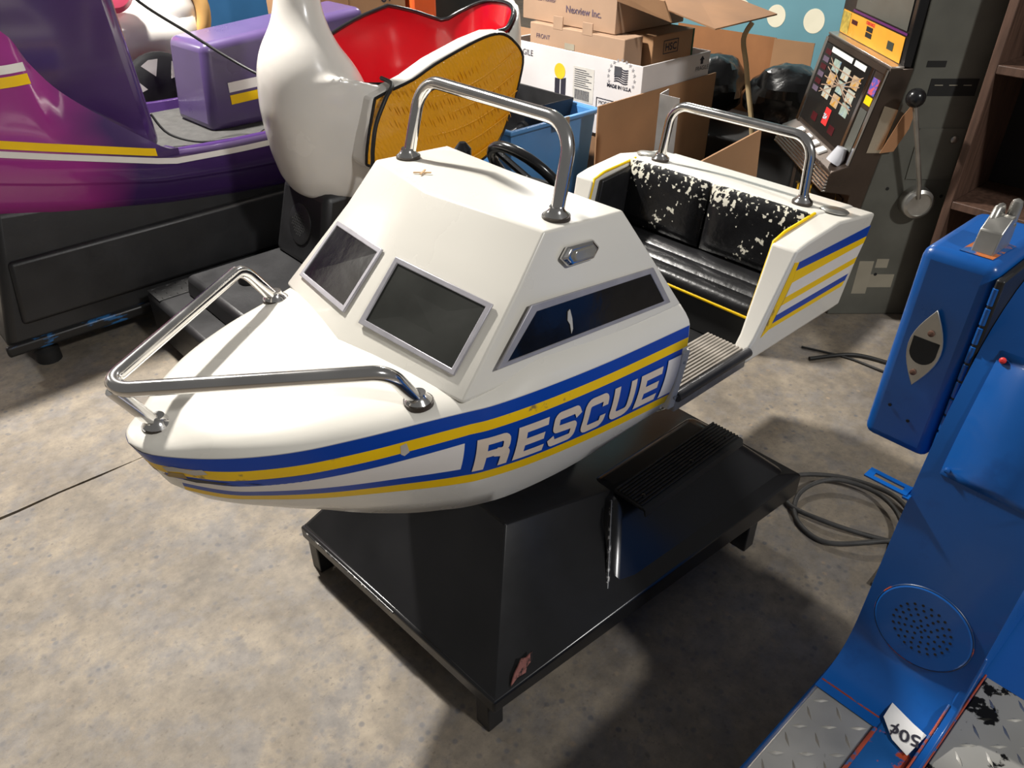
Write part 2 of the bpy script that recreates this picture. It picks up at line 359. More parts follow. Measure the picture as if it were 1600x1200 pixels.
# hull levels: sheer (0), bottom of the lowest stripe (6), chine (7), keel (8); columns x, half width, z
L0 = [(.205, 0, .866), (.216, .040, .862), (.26, .088, .857), (.31, .138, .859), (.36, .178, .862), (.41, .208, .864), (.46, .231, .866), (.51, .251, .867), (.56, .268, .867), (.61, .285, .867), (.66, .303, .867), (.71, .320, .867), (.82, .333, .860), (1.0, .336, .842), (1.24, .337, .826)]
L6 = [(.240, 0, .768), (.247, .015, .760), (.27, .042, .749), (.31, .078, .734), (.355, .105, .722), (.405, .135, .712), (.455, .165, .705), (.51, .195, .699), (.56, .220, .693), (.61, .245, .687), (.66, .267, .681), (.71, .282, .674), (.82, .298, .660), (1.0, .308, .640), (1.24, .312, .617)]
L7 = [(.275, 0, .715), (.285, .010, .708), (.30, .025, .70), (.335, .05, .685), (.375, .07, .668), (.42, .09, .648), (.465, .11, .630), (.51, .135, .612), (.56, .162, .596), (.61, .187, .583), (.66, .207, .572), (.72, .228, .560), (.82, .250, .549), (1.0, .266, .545), (1.24, .27, .556)]
L8 = [(.275, 0, .715), (.30, 0, .69), (.33, 0, .665), (.37, 0, .632), (.41, 0, .603), (.45, 0, .575), (.49, 0, .550), (.53, 0, .528), (.58, 0, .506), (.63, 0, .49), (.68, 0, .478), (.74, 0, .47), (.83, 0, .465), (1.0, 0, .46), (1.24, 0, .46)]
NH = 71
A0, A6, A7, A8 = (cr(l, NH) for l in (L0, L6, L7, L8))
for A in (A0, A6, A7, A8): A[:, 1] = np.maximum(A[:, 1], 0)
def hull_pt(k, f, side=-1, off=0.):
    """point on the topside: k = station (float index), f = 0 sheer .. 1 stripe bottom, slightly bulged"""
    i = min(int(k), NH - 2); u = k - i
    def P(A): return A[i] * (1 - u) + A[i + 1] * u
    def Q(f):
        p = P(A0) * (1 - f) + P(A6) * f; b = .012 * math.sin(math.pi * f) * min(1, p[1] / .1)
        return np.array([p[0], p[1] + b, p[2]])
    p = Q(f)
    if off:
        i2 = min(k + .5, NH - 1.001); i1 = max(i2 - 1, 0)
        def S(kk, ff):
            j = min(int(kk), NH - 2); v = kk - j; q = (A0[j] * (1 - v) + A0[j + 1] * v) * (1 - ff) + (A6[j] * (1 - v) + A6[j + 1] * v) * ff
            return q
        du = S(i2, f) - S(i1, f); dv = P(A6) - P(A0); nn = np.cross(du, dv); nn /= (np.linalg.norm(nn) + 1e-9)
        if nn[1] < 0: nn = -nn
        p = p + nn * off
    return (p[0], side * p[1], p[2])
XK = A0[:, 0]; X6 = A6[:, 0]
def k_of_x(x, f=.5): return float(np.interp(x, XK * (1 - f) + X6 * f, np.arange(NH)))
fs = [0, .12, .25, .37, .5, .62, .75, .88, 1.0]
hb = MB()
for side in (-1, 1):
    V = []
    for k in range(NH):
        V += [hull_pt(k, f, side) for f in fs]
        a, b, c = A6[k], A7[k], A8[k]
        V += [((a[0] + b[0]) / 2, side * ((a[1] + b[1]) / 2 + .006 * min(1, a[1] / .1)), (a[2] + b[2]) / 2), (b[0], side * b[1], b[2])]
        V += [tuple(np.array((b[0], side * b[1], b[2])) * (1 - t) + np.array((c[0], 0, c[2])) * t) for t in (.35, .7, 1)]
    hb.add(V, gridf(NH, len(fs) + 5))
# after body under the boarding step and the stern
V = []
PR = [(.330, .636), (.326, .622), (.318, .600), (.27, .556), (.17, .515), (0, .46)]
PR = PR + [(-w, z) for w, z in PR[-2::-1]]
PR2 = [(.319, .60), (.318, .592), (.310, .578), (.27, .556), (.17, .515), (0, .46)]; PR2 = PR2 + [(-w, z) for w, z in PR2[-2::-1]]
for x in (1.238, 1.4, 1.52, 1.56, 1.8, 1.996):
    V += [(x, -w, z) for w, z in (PR if x < 1.53 else PR2)]
hb.add(V, gridf(6, len(PR))); hb.add([(1.996, -w, z) for w, z in PR2], [list(range(len(PR)))])
hull = hb.build('hull', WHITE, boat, ang=40)
# deck: crowned, with a rounded gunwale
V = []; vs = [-1, -.985, -.95, -.9, -.8, -.6, -.3, 0, .3, .6, .8, .9, .95, .985, 1]
kd = k_of_x(.78, 0); ks = np.linspace(0, kd, 40)
for k in ks:
    i = min(int(k), NH - 2); u = k - i; p = A0[i] * (1 - u) + A0[i + 1] * u; g = min(1, p[1] / .12)
    for v in vs: V.append((p[0], -v * p[1], p[2] + g * (.018 * (1 - abs(v) ** 14) + .014 * (1 - v * v))))
mk('deck', V, gridf(len(ks), len(vs)), WHITE, boat, ang=60)
for side in (-1, 1):
    V = []; ks = np.linspace(k_of_x(.70, 0), NH - 1, 24)
    for k in ks:
        i = min(int(k), NH - 2); u = k - i; p = A0[i] * (1 - u) + A0[i + 1] * u
        g = min(1, max(0, (p[0] - .70) / .14)); g = g * g * (3 - 2 * g)
        for d, h, h0 in ((0, 0, 0), (.004, .010, .0025), (.014, .022, .008), (.03, .036, .0135), (.06, .05, .018)): V.append((p[0], side * (p[1] - d), p[2] + h * g + h0 * (1 - g)))
    mk('side_deck', V, gridf(len(ks), 5), WHITE, boat, ang=60)
# stripes: level fractions at the bow (x .36), at the panel start (.665) and at the door (1.22)
FX = [.21, .36, .66, 1.24]
FR_ = {1: [.27, .24, .15, .14], 2: [.5, .43, .27, .245], 3: [.62, .58, .36, .33], 4: [.74, .74, .74, .76], 5: [.87, .87, .86, .87], 6: [1, 1, 1, 1], 0: [0.005, 0.005, 0.005, .005]}
def fr(l, x): return float(np.interp(x, FX, FR_[l]))
def stripe(name, la, lb, x0, x1, mat, side=-1, off=.0009, inset=0):
    k0, k1 = k_of_x(x0), k_of_x(x1); n = max(4, int((k1 - k0) * 1.0)); V = []
    for k in np.linspace(k0, k1, n):
        x = XK[min(int(round(k)), NH - 1)]; fa, fb = fr(la, x), fr(lb, x)
        for j in range(5):
            f = fa + (fb - fa) * j / 4; V.append(hull_pt(k, f, side, off))
    return mk(name, V, gridf(n, 5), mat, hull, ang=60)
for sd in (-1, 1):
    stripe('blue_stripe', 0, 1, .206, 1.238, BLUE, sd); stripe('yellow_stripe', 1, 2, .215, 1.238, YELW if sd < 0 else YEL, sd)
    stripe('blue_stripe', 2, 3, .235, .664, BLUE, sd); stripe('white_stripe', 3, 4, .245, .655, DECAL, sd); stripe('blue_stripe', 4, 5, .25, .664, BLUE, sd)
    stripe('blue_panel', 2, 5, .655, 1.222, BLUE, sd); stripe('yellow_stripe', 5, 6, .25, 1.222, YEL, sd)
def on_hull(quads, x0, w, f0, f1, mat, name, off=.0032):
    m = MB()
    for q in quads:
        V = []
        for p in q:
            f = f1 + (f0 - f1) * p[1]; x = x0 + p[0] * w; k = k_of_x(x, f); V.append(hull_pt(k, f, -1, off))
        m.add(V, [[0, 1, 2, 3]])
    return m.build(name, mat, hull, smooth=False)
def bars(*b):
    out = []
    for x0, y0, x1, y1 in b:
        n = max(1, int((x1 - x0) / .25)); m = max(1, int((y1 - y0) / .12))
        for i in range(n):
            xa, xb = x0 + (x1 - x0) * i / n, x0 + (x1 - x0) * (i + 1) / n
            for j in range(m):
                ya, yb = y0 + (y1 - y0) * j / m, y0 + (y1 - y0) * (j + 1) / m
                out.append([Vector((xa, ya, 0)), Vector((xb, ya, 0)), Vector((xb, yb, 0)), Vector((xa, yb, 0))])
    return out
tv, th = .30, .21      # vertical and horizontal stroke weights
LE = bars((0, 0, tv, 1), (tv, 1 - th, 1, 1), (tv, .40, .93, .40 + th), (tv, 0, 1, th))
LRr = bars((0, 0, tv, 1)) + stroke([(tv, .895), (.85, .895), (.85, .5), (tv, .5)], .21, .14) + stroke([(.55, .5), (.86, .42), (.86, 0)], .27, .1)
LS = stroke([(.98, .70), (.86, .895), (.14, .895), (.14, .52), (.86, .48), (.86, .105), (.14, .105), (.02, .30)], .22, .1)
LC = stroke([(.98, .66), (.86, .66), (.86, .895), (.14, .895), (.14, .105), (.86, .105), (.86, .34), (.98, .34)], .23, .1)
LC = stroke([(.87, .64), (.87, .895), (.14, .895), (.14, .105), (.87, .105), (.87, .36)], .23, .16)
LU = stroke([(.14, 1), (.14, .115), (.86, .115), (.86, 1)], .25, .2)
for i, (g, ch) in enumerate(zip((LRr, LE, LS, LC, LU, LE), 'RESCUE')):
    on_hull(g, .676 + i * .0825, .070, fr(2, .9) + .09, .80, LETTER, 'letter')
on_hull(bars((0, 0, 1, 1)), 1.174, .044, .31, .82, DECAL, 'white_block')
# white jamb plate with screws at the door edge
hexa('door_jamb', [(1.225, -.322, .60), (1.247, -.324, .60), (1.247, -.30, .60), (1.222, -.30, .60), (1.222, -.345, .765), (1.247, -.346, .765), (1.247, -.30, .765), (1.222, -.30, .765)], WHITE, boat, bevel=.004)
for z in (.635, .735): lathe('screw', [(.004, 0), (.004, .003), (.001, .004)], (1.234, -.340, z) if z > .7 else (1.234, -.329, z), DULL, boat, ax=(0, -1, .1), n=10)
# cabin
def sy(p): return (p[0], -p[1], p[2])
Cb, Kb, Rb = (.598, 0, .897), (.655, .298, .884), (1.236, .312, .866)
Cw, Kw, Rw = (.763, 0, 1.066), (.810, .268, 1.033), (1.143, .283, 1.005)
Cr_, Kr, Rr_ = (.823, 0, 1.128), (.882, .255, 1.113), (1.080, .262, 1.100)
Rc = (1.030, 0, 1.122)
V = [Cb, Kb, Rb, Cw, Kw, Rw, Cr_, Kr, Rr_, Rc]; V = [Vector(v) for v in V]
# near side (y = -w) first, then far
Vn = [sy(v) for v in V]; Vf = [tuple(v) for v in V]
F = [[0, 1, 4, 3], [3, 4, 7, 6], [1, 2, 5, 4], [4, 5, 8, 7], [6, 7, 8, 9]]
mb = MB(); mb.add(Vn, F); mb.add(Vf, F)
cabin = mb.build('cabin', WHITE, boat, solid=.014, bevel=.016, seg=4, ang=50)
# fairing at the foot of the windscreen
def facet(u, v, off, side):
    A, B, C2, D2 = (Vector((p[0], side * p[1], p[2])) for p in (Cb, Kb, Cw, Kw))
    p = A.lerp(B, u).lerp(C2.lerp(D2, u), v); nn = (B - A).cross(C2 - A); nn.normalize()
    if nn.x > 0: nn = -nn
    return p + nn * off, nn
def window(outer, inner, nn, pmat, name='window'):
    o = mk(name + '_frame', *ringg(outer, inner, nn, .005), FRAME, cabin, bevel=.0015)
    pn = panel(name + '_pane', [Vector(p) + Vector(nn) * .001 for p in inner], .0015, pmat, cabin)
    return o
for side, pmat in ((-1, PANEG), (1, PANE)):
    O = [facet(u, v, .002, side)[0] for u, v in ((.085, .20), (.88, .16), (.90, .80), (.075, .80))]
    I = [facet(u, v, .002, side)[0] for u, v in ((.125, .245), (.845, .205), (.86, .755), (.115, .755))]
    if side > 0: O.reverse(); I.reverse()
    window(O, I, facet(.5, .5, 0, side)[1], pmat)
def wallw(x, z): return np.interp(z, [.87, 1.02, 1.11], [.308, .277, .258]) + .004
for side in (-1, 1):
    O = [(.727, .922), (1.195, .885), (1.148, .972), (.822, 1.005)]; I = [(.752, .927), (1.176, .893), (1.138, .962), (.832, .990)]
    Q = [(x, side * wallw(x, z), z) for x, z in O]; J = [(x, side * wallw(x, z), z) for x, z in I]
    if side > 0: Q.reverse(); J.reverse()
    window(Q, J, (0, side * .975, .19), PANE, 'side_window')
# bolt-on details
def flange(p, ax=(0, 0, 1), par=None):
    lathe('rail_gasket', [(.026, -.006), (.026, .002)], p, pm('gasket_brown', (.035, .025, .018), .5), par, ax=ax, n=20)
    lathe('rail_flange', [(.023, -.004), (.0235, .003), (.019, .008), (.0145, .013), (.0135, .018)], p, CHROME, par, ax=ax, n=20)
RT = .0128
p = fillet([(.602, .246, .885), (.547, .252, .972), (.188, 0, .974), (.547, -.252, .972), (.602, -.246, .885)], {1: .045, 2: .035, 3: .045}, 9)
rail = tube('bow_rail', p, RT, CHROME, boat)
tube('rail_strut', [(.207, 0, .968), (.256, 0, .875)], .0115, CHROME, rail)
for q in ((.602, .246, .887), (.602, -.246, .887), (.256, 0, .876)): flange(q, par=rail)
rail = tube('cabin_rail', fillet([(.943, .222, 1.11), (.985, .214, 1.268), (.985, -.214, 1.268), (.943, -.222, 1.11)], .06, 9), RT, CHROME, boat)
for q in ((.943, .222, 1.115), (.943, -.222, 1.115)): flange(q, par=rail)
rail = tube('stern_rail', fillet([(1.835, .230, .90), (1.85, .216, 1.066), (1.85, -.216, 1.066), (1.835, -.230, .90)], .055, 9), RT, CHROME, boat)
for q in ((1.835, .230, .911), (1.835, -.230, .911)): flange(q, par=rail)
# navigation lamp on the cabin side
for side in (-1, 1):
    cx, cz = .955, 1.057; cy = wallw(cx, cz) - .002; nn = Vector((0, side * .975, .19)); tx = Vector((1, 0, -.08)).normalized(); tz = nn.cross(tx) * (1 if nn.cross(tx).z > 0 else -1)
    C3 = Vector((cx, side * cy, cz)); prof = [(-.050, 0), (-.033, -.018), (.033, -.018), (.050, 0), (.033, .018), (-.033, .018)]
    def pl(s, d): return [C3 + tx * a * s + tz * b * s + nn * d for a, b in prof]
    V = pl(1, 0) + pl(1, .005) + pl(.8, .011); F = [[i, (i + 1) % 6, 6 + (i + 1) % 6, 6 + i] for i in range(6)] + [[6 + i, 6 + (i + 1) % 6, 12 + (i + 1) % 6, 12 + i] for i in range(6)] + [list(range(12, 18))]
    nl = mk('navigation_lamp', V, F, CHROME, boat, bevel=.002)
    prof = [(-.034, 0), (-.026, -.011), (.026, -.011), (.034, 0), (.026, .011), (-.026, .011)]
    V = pl(1, .010) + pl(.85, .017); F = [[i, (i + 1) % 6, 6 + (i + 1) % 6, 6 + i] for i in range(6)] + [list(range(6, 12))]
    mk('lamp_lens', V, F, LENS, nl, bevel=.002)
# cockpit interior: floor, dark bulkheads
box('cockpit_floor', (.95, -.258, .562), (1.62, .258, .585), BLACKP, boat)
box('dashboard', (1.0, -.262, .80), (1.06, .262, 1.02), BLACKP, boat, bevel=.01)
for side in (-1, 1):
    s = side
    hexa('cockpit_lining', [(.98, s * .272, .585), (1.236, s * .278, .585), (1.236, s * .268, .585), (.98, s * .262, .585), (.98, s * .29, .9), (1.20, s * .30, .87), (1.20, s * .29, .87), (.98, s * .27, .9)], BLACKM, boat, bevel=0)
sw = Vector((1.17, .085, 1.045)); ax = Vector((.80, 0, .6)).normalized(); u = ax.orthogonal().normalized(); v = ax.cross(u)
wheel = tube('steering_wheel', [sw + (u * math.cos(a) + v * math.sin(a)) * .105 for a in np.linspace(0, 2 * math.pi, 33)], .012, BLACKG, boat)
m = MB()
for a in (0, 2.09, 4.19): m.add(*tubeg([sw, sw + (u * math.cos(a) + v * math.sin(a)) * .105], .008, 8))
m.build('spoke', BLACKG, wheel); tube('steering_column', [sw, sw - ax * .1], .015, BLACKG, wheel)
lathe('throttle_knob', [(.012, 0), (.02, .03), (.02, .06), (.008, .075)], (1.11, .245, 1.03), BLACKG, boat)
# boarding steps
for side in (-1, 1):
    y0, y1 = side * .205, side * .325
    st = box('boarding_step', (1.245, min(y0, y1), .586), (1.53, max(y0, y1), .634), TREAD, boat, bevel=.003)
    for i in range(11):
        yy = side * (.212 + i * .0098); box('tread_rib', (1.25, yy - .0028, .634), (1.525, yy + .0028, .6385), TREAD, st, bevel=.0008)
    tube('step_nosing', [(1.245, side * .327, .630), (1.53, side * .327, .630)], .0125, pm('nosing_rubber', (.05, .05, .055), .25, var=.3), st)
# stern: side wings, transom ledge, bench
PW = [(1.505, .60), (1.545, .66), (1.612, .884), (1.66, .893), (1.80, .905), (2.0, .872), (2.0, .590), (1.515, .590)]
def outw(z): return .318 + (z - .56) * .115
for side in (-1, 1):
    n = len(PW); V = [(x, side * outw(z), z) for x, z in PW] + [(x, side * .286, z) for x, z in PW]
    F = [list(range(n)), list(range(n, 2 * n))[::-1]] + [[i, (i + 1) % n, n + (i + 1) % n, n + i] for i in range(n)]
    wing = mk('stern_wing', V, F, WHITE, boat, bevel=.012, seg=3)
    zr = [.838, .806, .786, .747, .727, .700, .680, .664]; xr = [1.998, 1.998, 1.997, 1.99, 1.988, 1.975, 1.97, 1.965]
    zf = [.846, .824, .790, .752, .730, .706, .684, .668]; xf = [1.640, 1.637, 1.640, 1.632, 1.624, 1.616, 1.608, 1.602]
    mats = [BLUE, YEL, DECAL, YEL, DECAL, BLUE, YEL]; nm = ['blue_stripe', 'yellow_stripe', 'white_stripe', 'yellow_stripe', 'white_stripe', 'blue_stripe', 'yellow_stripe']
    for i in range(7):
        Q = [(xf[i], zf[i]), (xr[i], zr[i]), (xr[i + 1], zr[i + 1]), (xf[i + 1], zf[i + 1])]
        Q = [(x, side * (outw(z) + .0008), z) for x, z in Q]
        if side < 0: Q.reverse()
        panel(nm[i], Q, .0006 if side > 0 else .0006, mats[i], wing)
    Q = [(1.618, .852), (1.640, .846), (1.640, .79), (1.602, .668), (1.572, .655)]; Q = [(x, side * (outw(z) + .0005), z) for x, z in Q]
    if side < 0: Q.reverse()
    panel('yellow_edge_band', Q, .0006, YELW, wing)
    tube('yellow_trim', [(1.566, side * .289, .705), (1.618, side * .289, .885), (1.66, side * .289, .897), (1.795, side * .289, .907)], .0042, YEL, wing, n=8)
prism('transom', [(1.785, .60), (1.772, .902), (1.80, .909), (2.0, .876), (2.003, .585), (1.785, .585)], 'y', -.30, .30, WHITE, boat, bevel=.012, seg=3)
for side in (-1, 1):
    lathe('stern_cap', [(.036, 0), (.036, .003), (.031, .006), (.012, .008)], (1.872, side * .302, .8965), DULL, boat, n=28, ax=(.165, 0, 1))
def cushion(name, x_of, y0, y1, mat):
    """padded backrest half: front surface bulges"""
    V = []; ny, nz = 17, 12
    for i in range(ny):
        for j in range(nz):
            u, w = i / (ny - 1), j / (nz - 1); bul = .014 * (1 - (2 * u - 1) ** 10) * (1 - (2 * w - 1) ** 8)
            z = .735 + w * .178; V.append((1.742 + .026 * w - bul, y0 + (y1 - y0) * u, z))
    V2 = [(1.775, v[1], v[2]) for v in V]; F = gridf(ny, nz); n = len(V)
    F2 = [[k + n for k in f[::-1]] for f in F]; rim = [i * nz for i in range(ny)] + [(ny - 1) * nz + j for j in range(1, nz)] + [i * nz + nz - 1 for i in range(ny - 2, -1, -1)] + [j for j in range(nz - 2, 0, -1)]
    S = [[rim[i], rim[(i + 1) % len(rim)], rim[(i + 1) % len(rim)] + n, rim[i] + n] for i in range(len(rim))]
    return mk(name, V + V2, F + F2 + S, mat, boat, ang=50)
bk = cushion('backrest_cushion', None, -.286, -.004, SEATW); cushion('backrest_cushion', None, .004, .286, SEATW)
for side in (-1, 1): hexa('side_cushion', [(1.60, side * .287, .73), (1.75, side * .287, .73), (1.75, side * .270, .73), (1.60, side * .270, .73), (1.635, side * .287, .880), (1.77, side * .287, .895), (1.77, side * .272, .895), (1.635, side * .272, .880)], SEATB, boat, bevel=.005)
V = []; prof = [(1.578, .688), (1.573, .702), (1.579, .716), (1.592, .723), (1.61, .724), (1.624, .721), (1.632, .714), (1.640, .721), (1.655, .727), (1.672, .727), (1.684, .724), (1.690, .718), (1.698, .725), (1.715, .730), (1.735, .730), (1.76, .728)]
for y in np.linspace(-.287, .287, 13): V += [(x, y, z) for x, z in prof]
seat = mk('seat', V, gridf(13, len(prof)), SEATB, boat, ang=60)
box('seat_front', (1.584, -.288, .585), (1.76, .288, .692), BLACKM, boat, bevel=.004)
tube('yellow_trim', [(1.577, -.286, .690), (1.577, .286, .690)], .005, YELW, seat, n=8)
# pedestal
A = [(.604, .376), (.640, -.380), (1.735, -.455), (1.735, .455)]
zb = [.100, .100, .118, .118]; zt = [.138, .138, .195, .195]
T4 = [(.832, .205, .42), (.832, -.205, .42), (1.22, -.215, .305), (1.22, .215, .305)]
I4 = [(.616, .366), (.650, -.370), (1.722, -.445), (1.722, .445)]
V = [(x, y, z) for (x, y), z in zip(A, zb)] + [(x, y, z) for (x, y), z in zip(A, zt)] + [(x, y, z + .004) for (x, y), z in zip(I4, zt)] + T4
F = [[3, 2, 1, 0]] + [[i + 4 * k, (i + 1) % 4 + 4 * k, (i + 1) % 4 + 4 * k + 4, i + 4 * k + 4] for k in range(3) for i in range(4)] + [[12, 13, 14, 15]]
ped = mk('pedestal', V, F, BLACKG, boat, bevel=.014, seg=3, ang=50)
hexa('step_housing', [(.985, -.395, .15), (1.725, -.446, .185), (1.725, -.15, .185), (1.05, -.15, .15), (1.165, -.235, .322), (1.585, -.325, .318), (1.585, -.15, .318), (1.165, -.15, .322)], BLACKG, ped, bevel=.03, seg=4)
sp_ = hexa('step_plate', [(1.172, -.325, .322), (1.585, -.325, .322), (1.585, -.232, .322), (1.172, -.232, .322), (1.172, -.325, .334), (1.585, -.325, .334), (1.585, -.232, .334), (1.172, -.232, .334)], RUBBER, ped, bevel=.003)
for i in range(9): box('step_rib', (1.175, -.320 + i * .0098, .334), (1.582, -.3145 + i * .0098, .3385), RUBBER, sp_, bevel=.001)
prism('step_lip', [(-.325, .334), (-.334, .330), (-.337, .312), (-.333, .312), (-.330, .324), (-.325, .326)], 'x', 1.172, 1.585, RUBBER, sp_)
for x in (1.205, 1.40, 1.55): lathe('screw', [(.006, 0), (.006, .003), (.002, .005)], (x, -.30, .3355), BLACKG, ped, n=10)
tube('chipped_edge', [(1.150, -.245, .318), (1.02, -.36, .18)], [.004, .0055], pm('chipped_black', (.03, .03, .032), .3, col2=(.6, .58, .55), thr=(.52, .6), scale=30), ped, n=8)
tube('chipped_edge', [(.607, .35, .132), (.624, -.03, .133)], .0035, pm('chipped_black', (.03, .03, .032), .3), ped, n=8)
for x, y in ((.665, -.335), (.632, .335), (1.565, -.408), (1.565, .408)): box('foot', (x - .022, y - .022, 0), (x + .022, y + .022, .12), BLACKP, ped)
box('drive_arm', (.95, -.045, .34), (1.03, .045, .50), BLACKP, boat); box('drive_arm', (1.18, -.045, .29), (1.26, .045, .50), BLACKP, boat)
box('mount_beam', (.86, -.06, .455), (1.34, .06, .495), BLACKP, boat)
panel('scuff_mark', [(.690, -.377, .150), (.712, -.374, .158), (.735, -.376, .156), (.742, -.372, .166), (.762, -.370, .172), (.768, -.362, .186), (.748, -.364, .184), (.735, -.362, .190), (.722, -.366, .180), (.706, -.370, .170)], .003, pm('scuff_pink', (.30, .12, .10), .6, var=.3, scale=30, col2=(.02, .015, .015), thr=(.5, .6)), ped)
# wear on the bow: scraped tape and dark scuffs
def hull_patch(name, pts, mat, off=.0016):
    c = np.mean(pts, axis=0); n = len(pts); V = [hull_pt(k_of_x(c[0], c[1]), c[1], -1, off)] + [hull_pt(k_of_x(x, f), f, -1, off) for x, f in pts]
    return mk(name, V, [[0, i + 1, (i + 1) % n + 1] for i in range(n)], mat, hull, smooth=False)
hull_patch('scraped_tape', [(.232, .30), (.243, .24), (.262, .27), (.276, .23), (.282, .33), (.268, .40), (.25, .36), (.238, .42)], pm('tape_grey', (.50, .46, .40), .5, var=.2))
hull_patch('tan_scrape', [(.222, .42), (.24, .44), (.255, .40), (.26, .55), (.24, .62), (.228, .60)], pm('scrape_tan', (.33, .22, .07), .6, var=.3, scale=30))
hull_patch('dark_scuff', [(.262, .52), (.30, .51), (.335, .52), (.35, .55), (.31, .57), (.27, .62), (.255, .60)], pm('scuff_dark', (.03, .028, .03), .6, var=.3))
hull_patch('tape_nick', [(.548, .22), (.558, .20), (.563, .33), (.555, .37), (.549, .34)], pm('tape_grey', (.50, .46, .40), .5))
# scratches: side window and roof
def mark(name, pts, mat, par, t=.0012): return panel(name, pts, t, mat, par)
sg_ = pm('scratch_grey', (.45, .44, .42), .6)
zz = [(.905, .965), (.911, .968), (.914, .950), (.913, .930), (.908, .922), (.907, .940), (.902, .950)]
mark('window_scratch', [(x, -(wallw(x, z) + .0045), z) for x, z in zz], sg_, cabin)
for a_, b_ in (((.878, .115), (.902, .088)), ((.905, .112), (.880, .094))):
    d = Vector((b_[0] - a_[0], b_[1] - a_[1], 0)).normalized(); n_ = Vector((-d.y, d.x, 0)) * .0018; P1 = Vector((*a_, 1.1215)); P2 = Vector((*b_, 1.1225)); mark('roof_scratch', [P1 - n_, P2 - n_, P2 + n_, P1 + n_], pm('scratch_rust', (.45, .28, .14), .7), cabin, .002)
# ---------------------------------------------------------------- swan ride
swan = thing('swan_ride', 'white swan kiddie ride with red seat and orange wing behind the boat', 'kiddie ride', (1.7, 1.52, 0))
SCx, SCy, SA, SB = 1.825, 1.52, .565, .285
ZN = ([1.25, 1.4, 1.5, 1.55, 1.65, 1.8, 2.0, 2.12, 2.2, 2.3, 2.4], [.95, 1.03, 1.0, .962, .957, 1.01, 1.062, 1.078, 1.075, 1.12, 1.17])
ZF = ([1.25, 1.4, 1.5, 1.65, 1.83, 1.98, 2.1, 2.22, 2.3, 2.4], [.95, 1.03, 1.03, 1.05, 1.10, 1.13, 1.095, 1.05, 1.10, 1.17])
def rimz(x, y):
    t = min(1, max(0, (y - SCy) / (.5 * SB) * .5 + .5)); return float(np.interp(x, *ZN) * (1 - t) + np.interp(x, *ZF) * t)
profR = [(.0, 0), (.42, .0), (.60, .06), (.74, .16), (.86, .30), (.95, .48), (1.0, .68), (1.0, .86), (.985, 1.0)]
profF = [(.0, 0), (.55, .0), (.78, .03), (.885, .10), (.945, .24), (.98, .44), (1.0, .66), (1.0, .86), (.985, 1.0)]
innW = [(1.02, .985), (1.0, .90), (.95, .70), (.88, .45), (.72, .26), (.36, .18), (0, .16)]
NT = 64; V = []
for i in range(NT):
    a = 2 * math.pi * i / NT; ca, sa = math.cos(a), math.sin(a)
    px, py = abs(ca) ** .85 * math.copysign(1, ca) * SA, abs(sa) ** .8 * math.copysign(1, sa) * SB; zr = rimz(SCx + px, SCy + py)
    ix, iy = 1.915 + abs(ca) ** .85 * math.copysign(1, ca) * .43, SCy + abs(sa) ** .8 * math.copysign(1, sa) * .258; zi = rimz(ix, iy)
    k = max(0, -ca)
    for (f1, v1), (f2, v2) in zip(profR, profF):
        f, v = f1 * (1 - k) + f2 * k, v1 * (1 - k) + v2 * k; V.append((SCx + px * f, SCy + py * f, .53 + (zr - .53) * v))
    for f, v in innW: V.append((1.915 + (ix - 1.915) * f, SCy + (iy - SCy) * f, .55 + (zi - .55) * v))
bowl = (V, gridf(NT, len(profR) + len(innW), True))
# red tub inside, with a white coaming between
Vr = []; inn = [(1.0, 1.0), (.98, .94), (.93, .75), (.86, .5), (.70, .3), (.35, .22), (0, .2)]; Vc = []
for i in range(NT):
    a = 2 * math.pi * i / NT; ca, sa = math.cos(a), math.sin(a)
    px, py = abs(ca) ** .85 * math.copysign(1, ca) * SA, abs(sa) ** .8 * math.copysign(1, sa) * SB
    ix, iy = 1.915 + abs(ca) ** .85 * math.copysign(1, ca) * .43, SCy + abs(sa) ** .8 * math.copysign(1, sa) * .258
    zo = rimz(SCx + px, SCy + py); zi = rimz(ix, iy)
    Vc += [(SCx + px * .985, SCy + py * .985, zo), ((SCx + px + ix) / 2, (SCy + py + iy) / 2, (zo + zi) / 2 + .008), (ix, iy, zi)]
    for f, v in inn: Vr.append((1.915 + (ix - 1.915) * f, SCy + (iy - SCy) * f, .52 + (zi - .52) * v))
mk('tub', Vr, gridf(NT, len(inn), True), RED, swan, ang=60)
box('seat_cushion', (1.80, 1.36, .72), (2.2, 1.68, .80), REDL, swan, bevel=.03, seg=4)
pts = [Vc[3 * i + 2] for i in range(NT)] + [Vc[2]]
tube('rim_trim', [(p[0], p[1], p[2] + .004) for p in pts], .008, BLACKG, swan, n=8)
NK = cr([(.70, 1.48, .17, .17), (.84, 1.455, .198, .215), (.94, 1.445, .190, .205), (1.02, 1.43, .165, .19), (1.09, 1.418, .128, .155), (1.16, 1.425, .093, .115), (1.24, 1.432, .076, .085), (1.36, 1.45, .072, .075), (1.50, 1.47, .07, .07), (1.62, 1.44, .065, .065)], 30)
V = []
for z, cx, rx, ry in NK:
    for k in range(28): a = 2 * math.pi * k / 28; V.append((cx + rx * math.cos(a), SCy + ry * math.sin(a), z))
mb = MB(); mb.add(*bowl); mb.add(V, gridf(30, 28) + [[i * 28 + 27, (i + 1) * 28 + 27, (i + 1) * 28, i * 28] for i in range(29)] + [list(range(28)), list(range(29 * 28, 30 * 28))])
body = mb.build('body', SWAN, swan, ang=180)
m_ = body.modifiers.new('remesh', 'REMESH'); m_.mode = 'VOXEL'; m_.voxel_size = .011; m_.use_smooth_shade = True
m_ = body.modifiers.new('smooth', 'SMOOTH'); m_.factor = .5; m_.iterations = 14
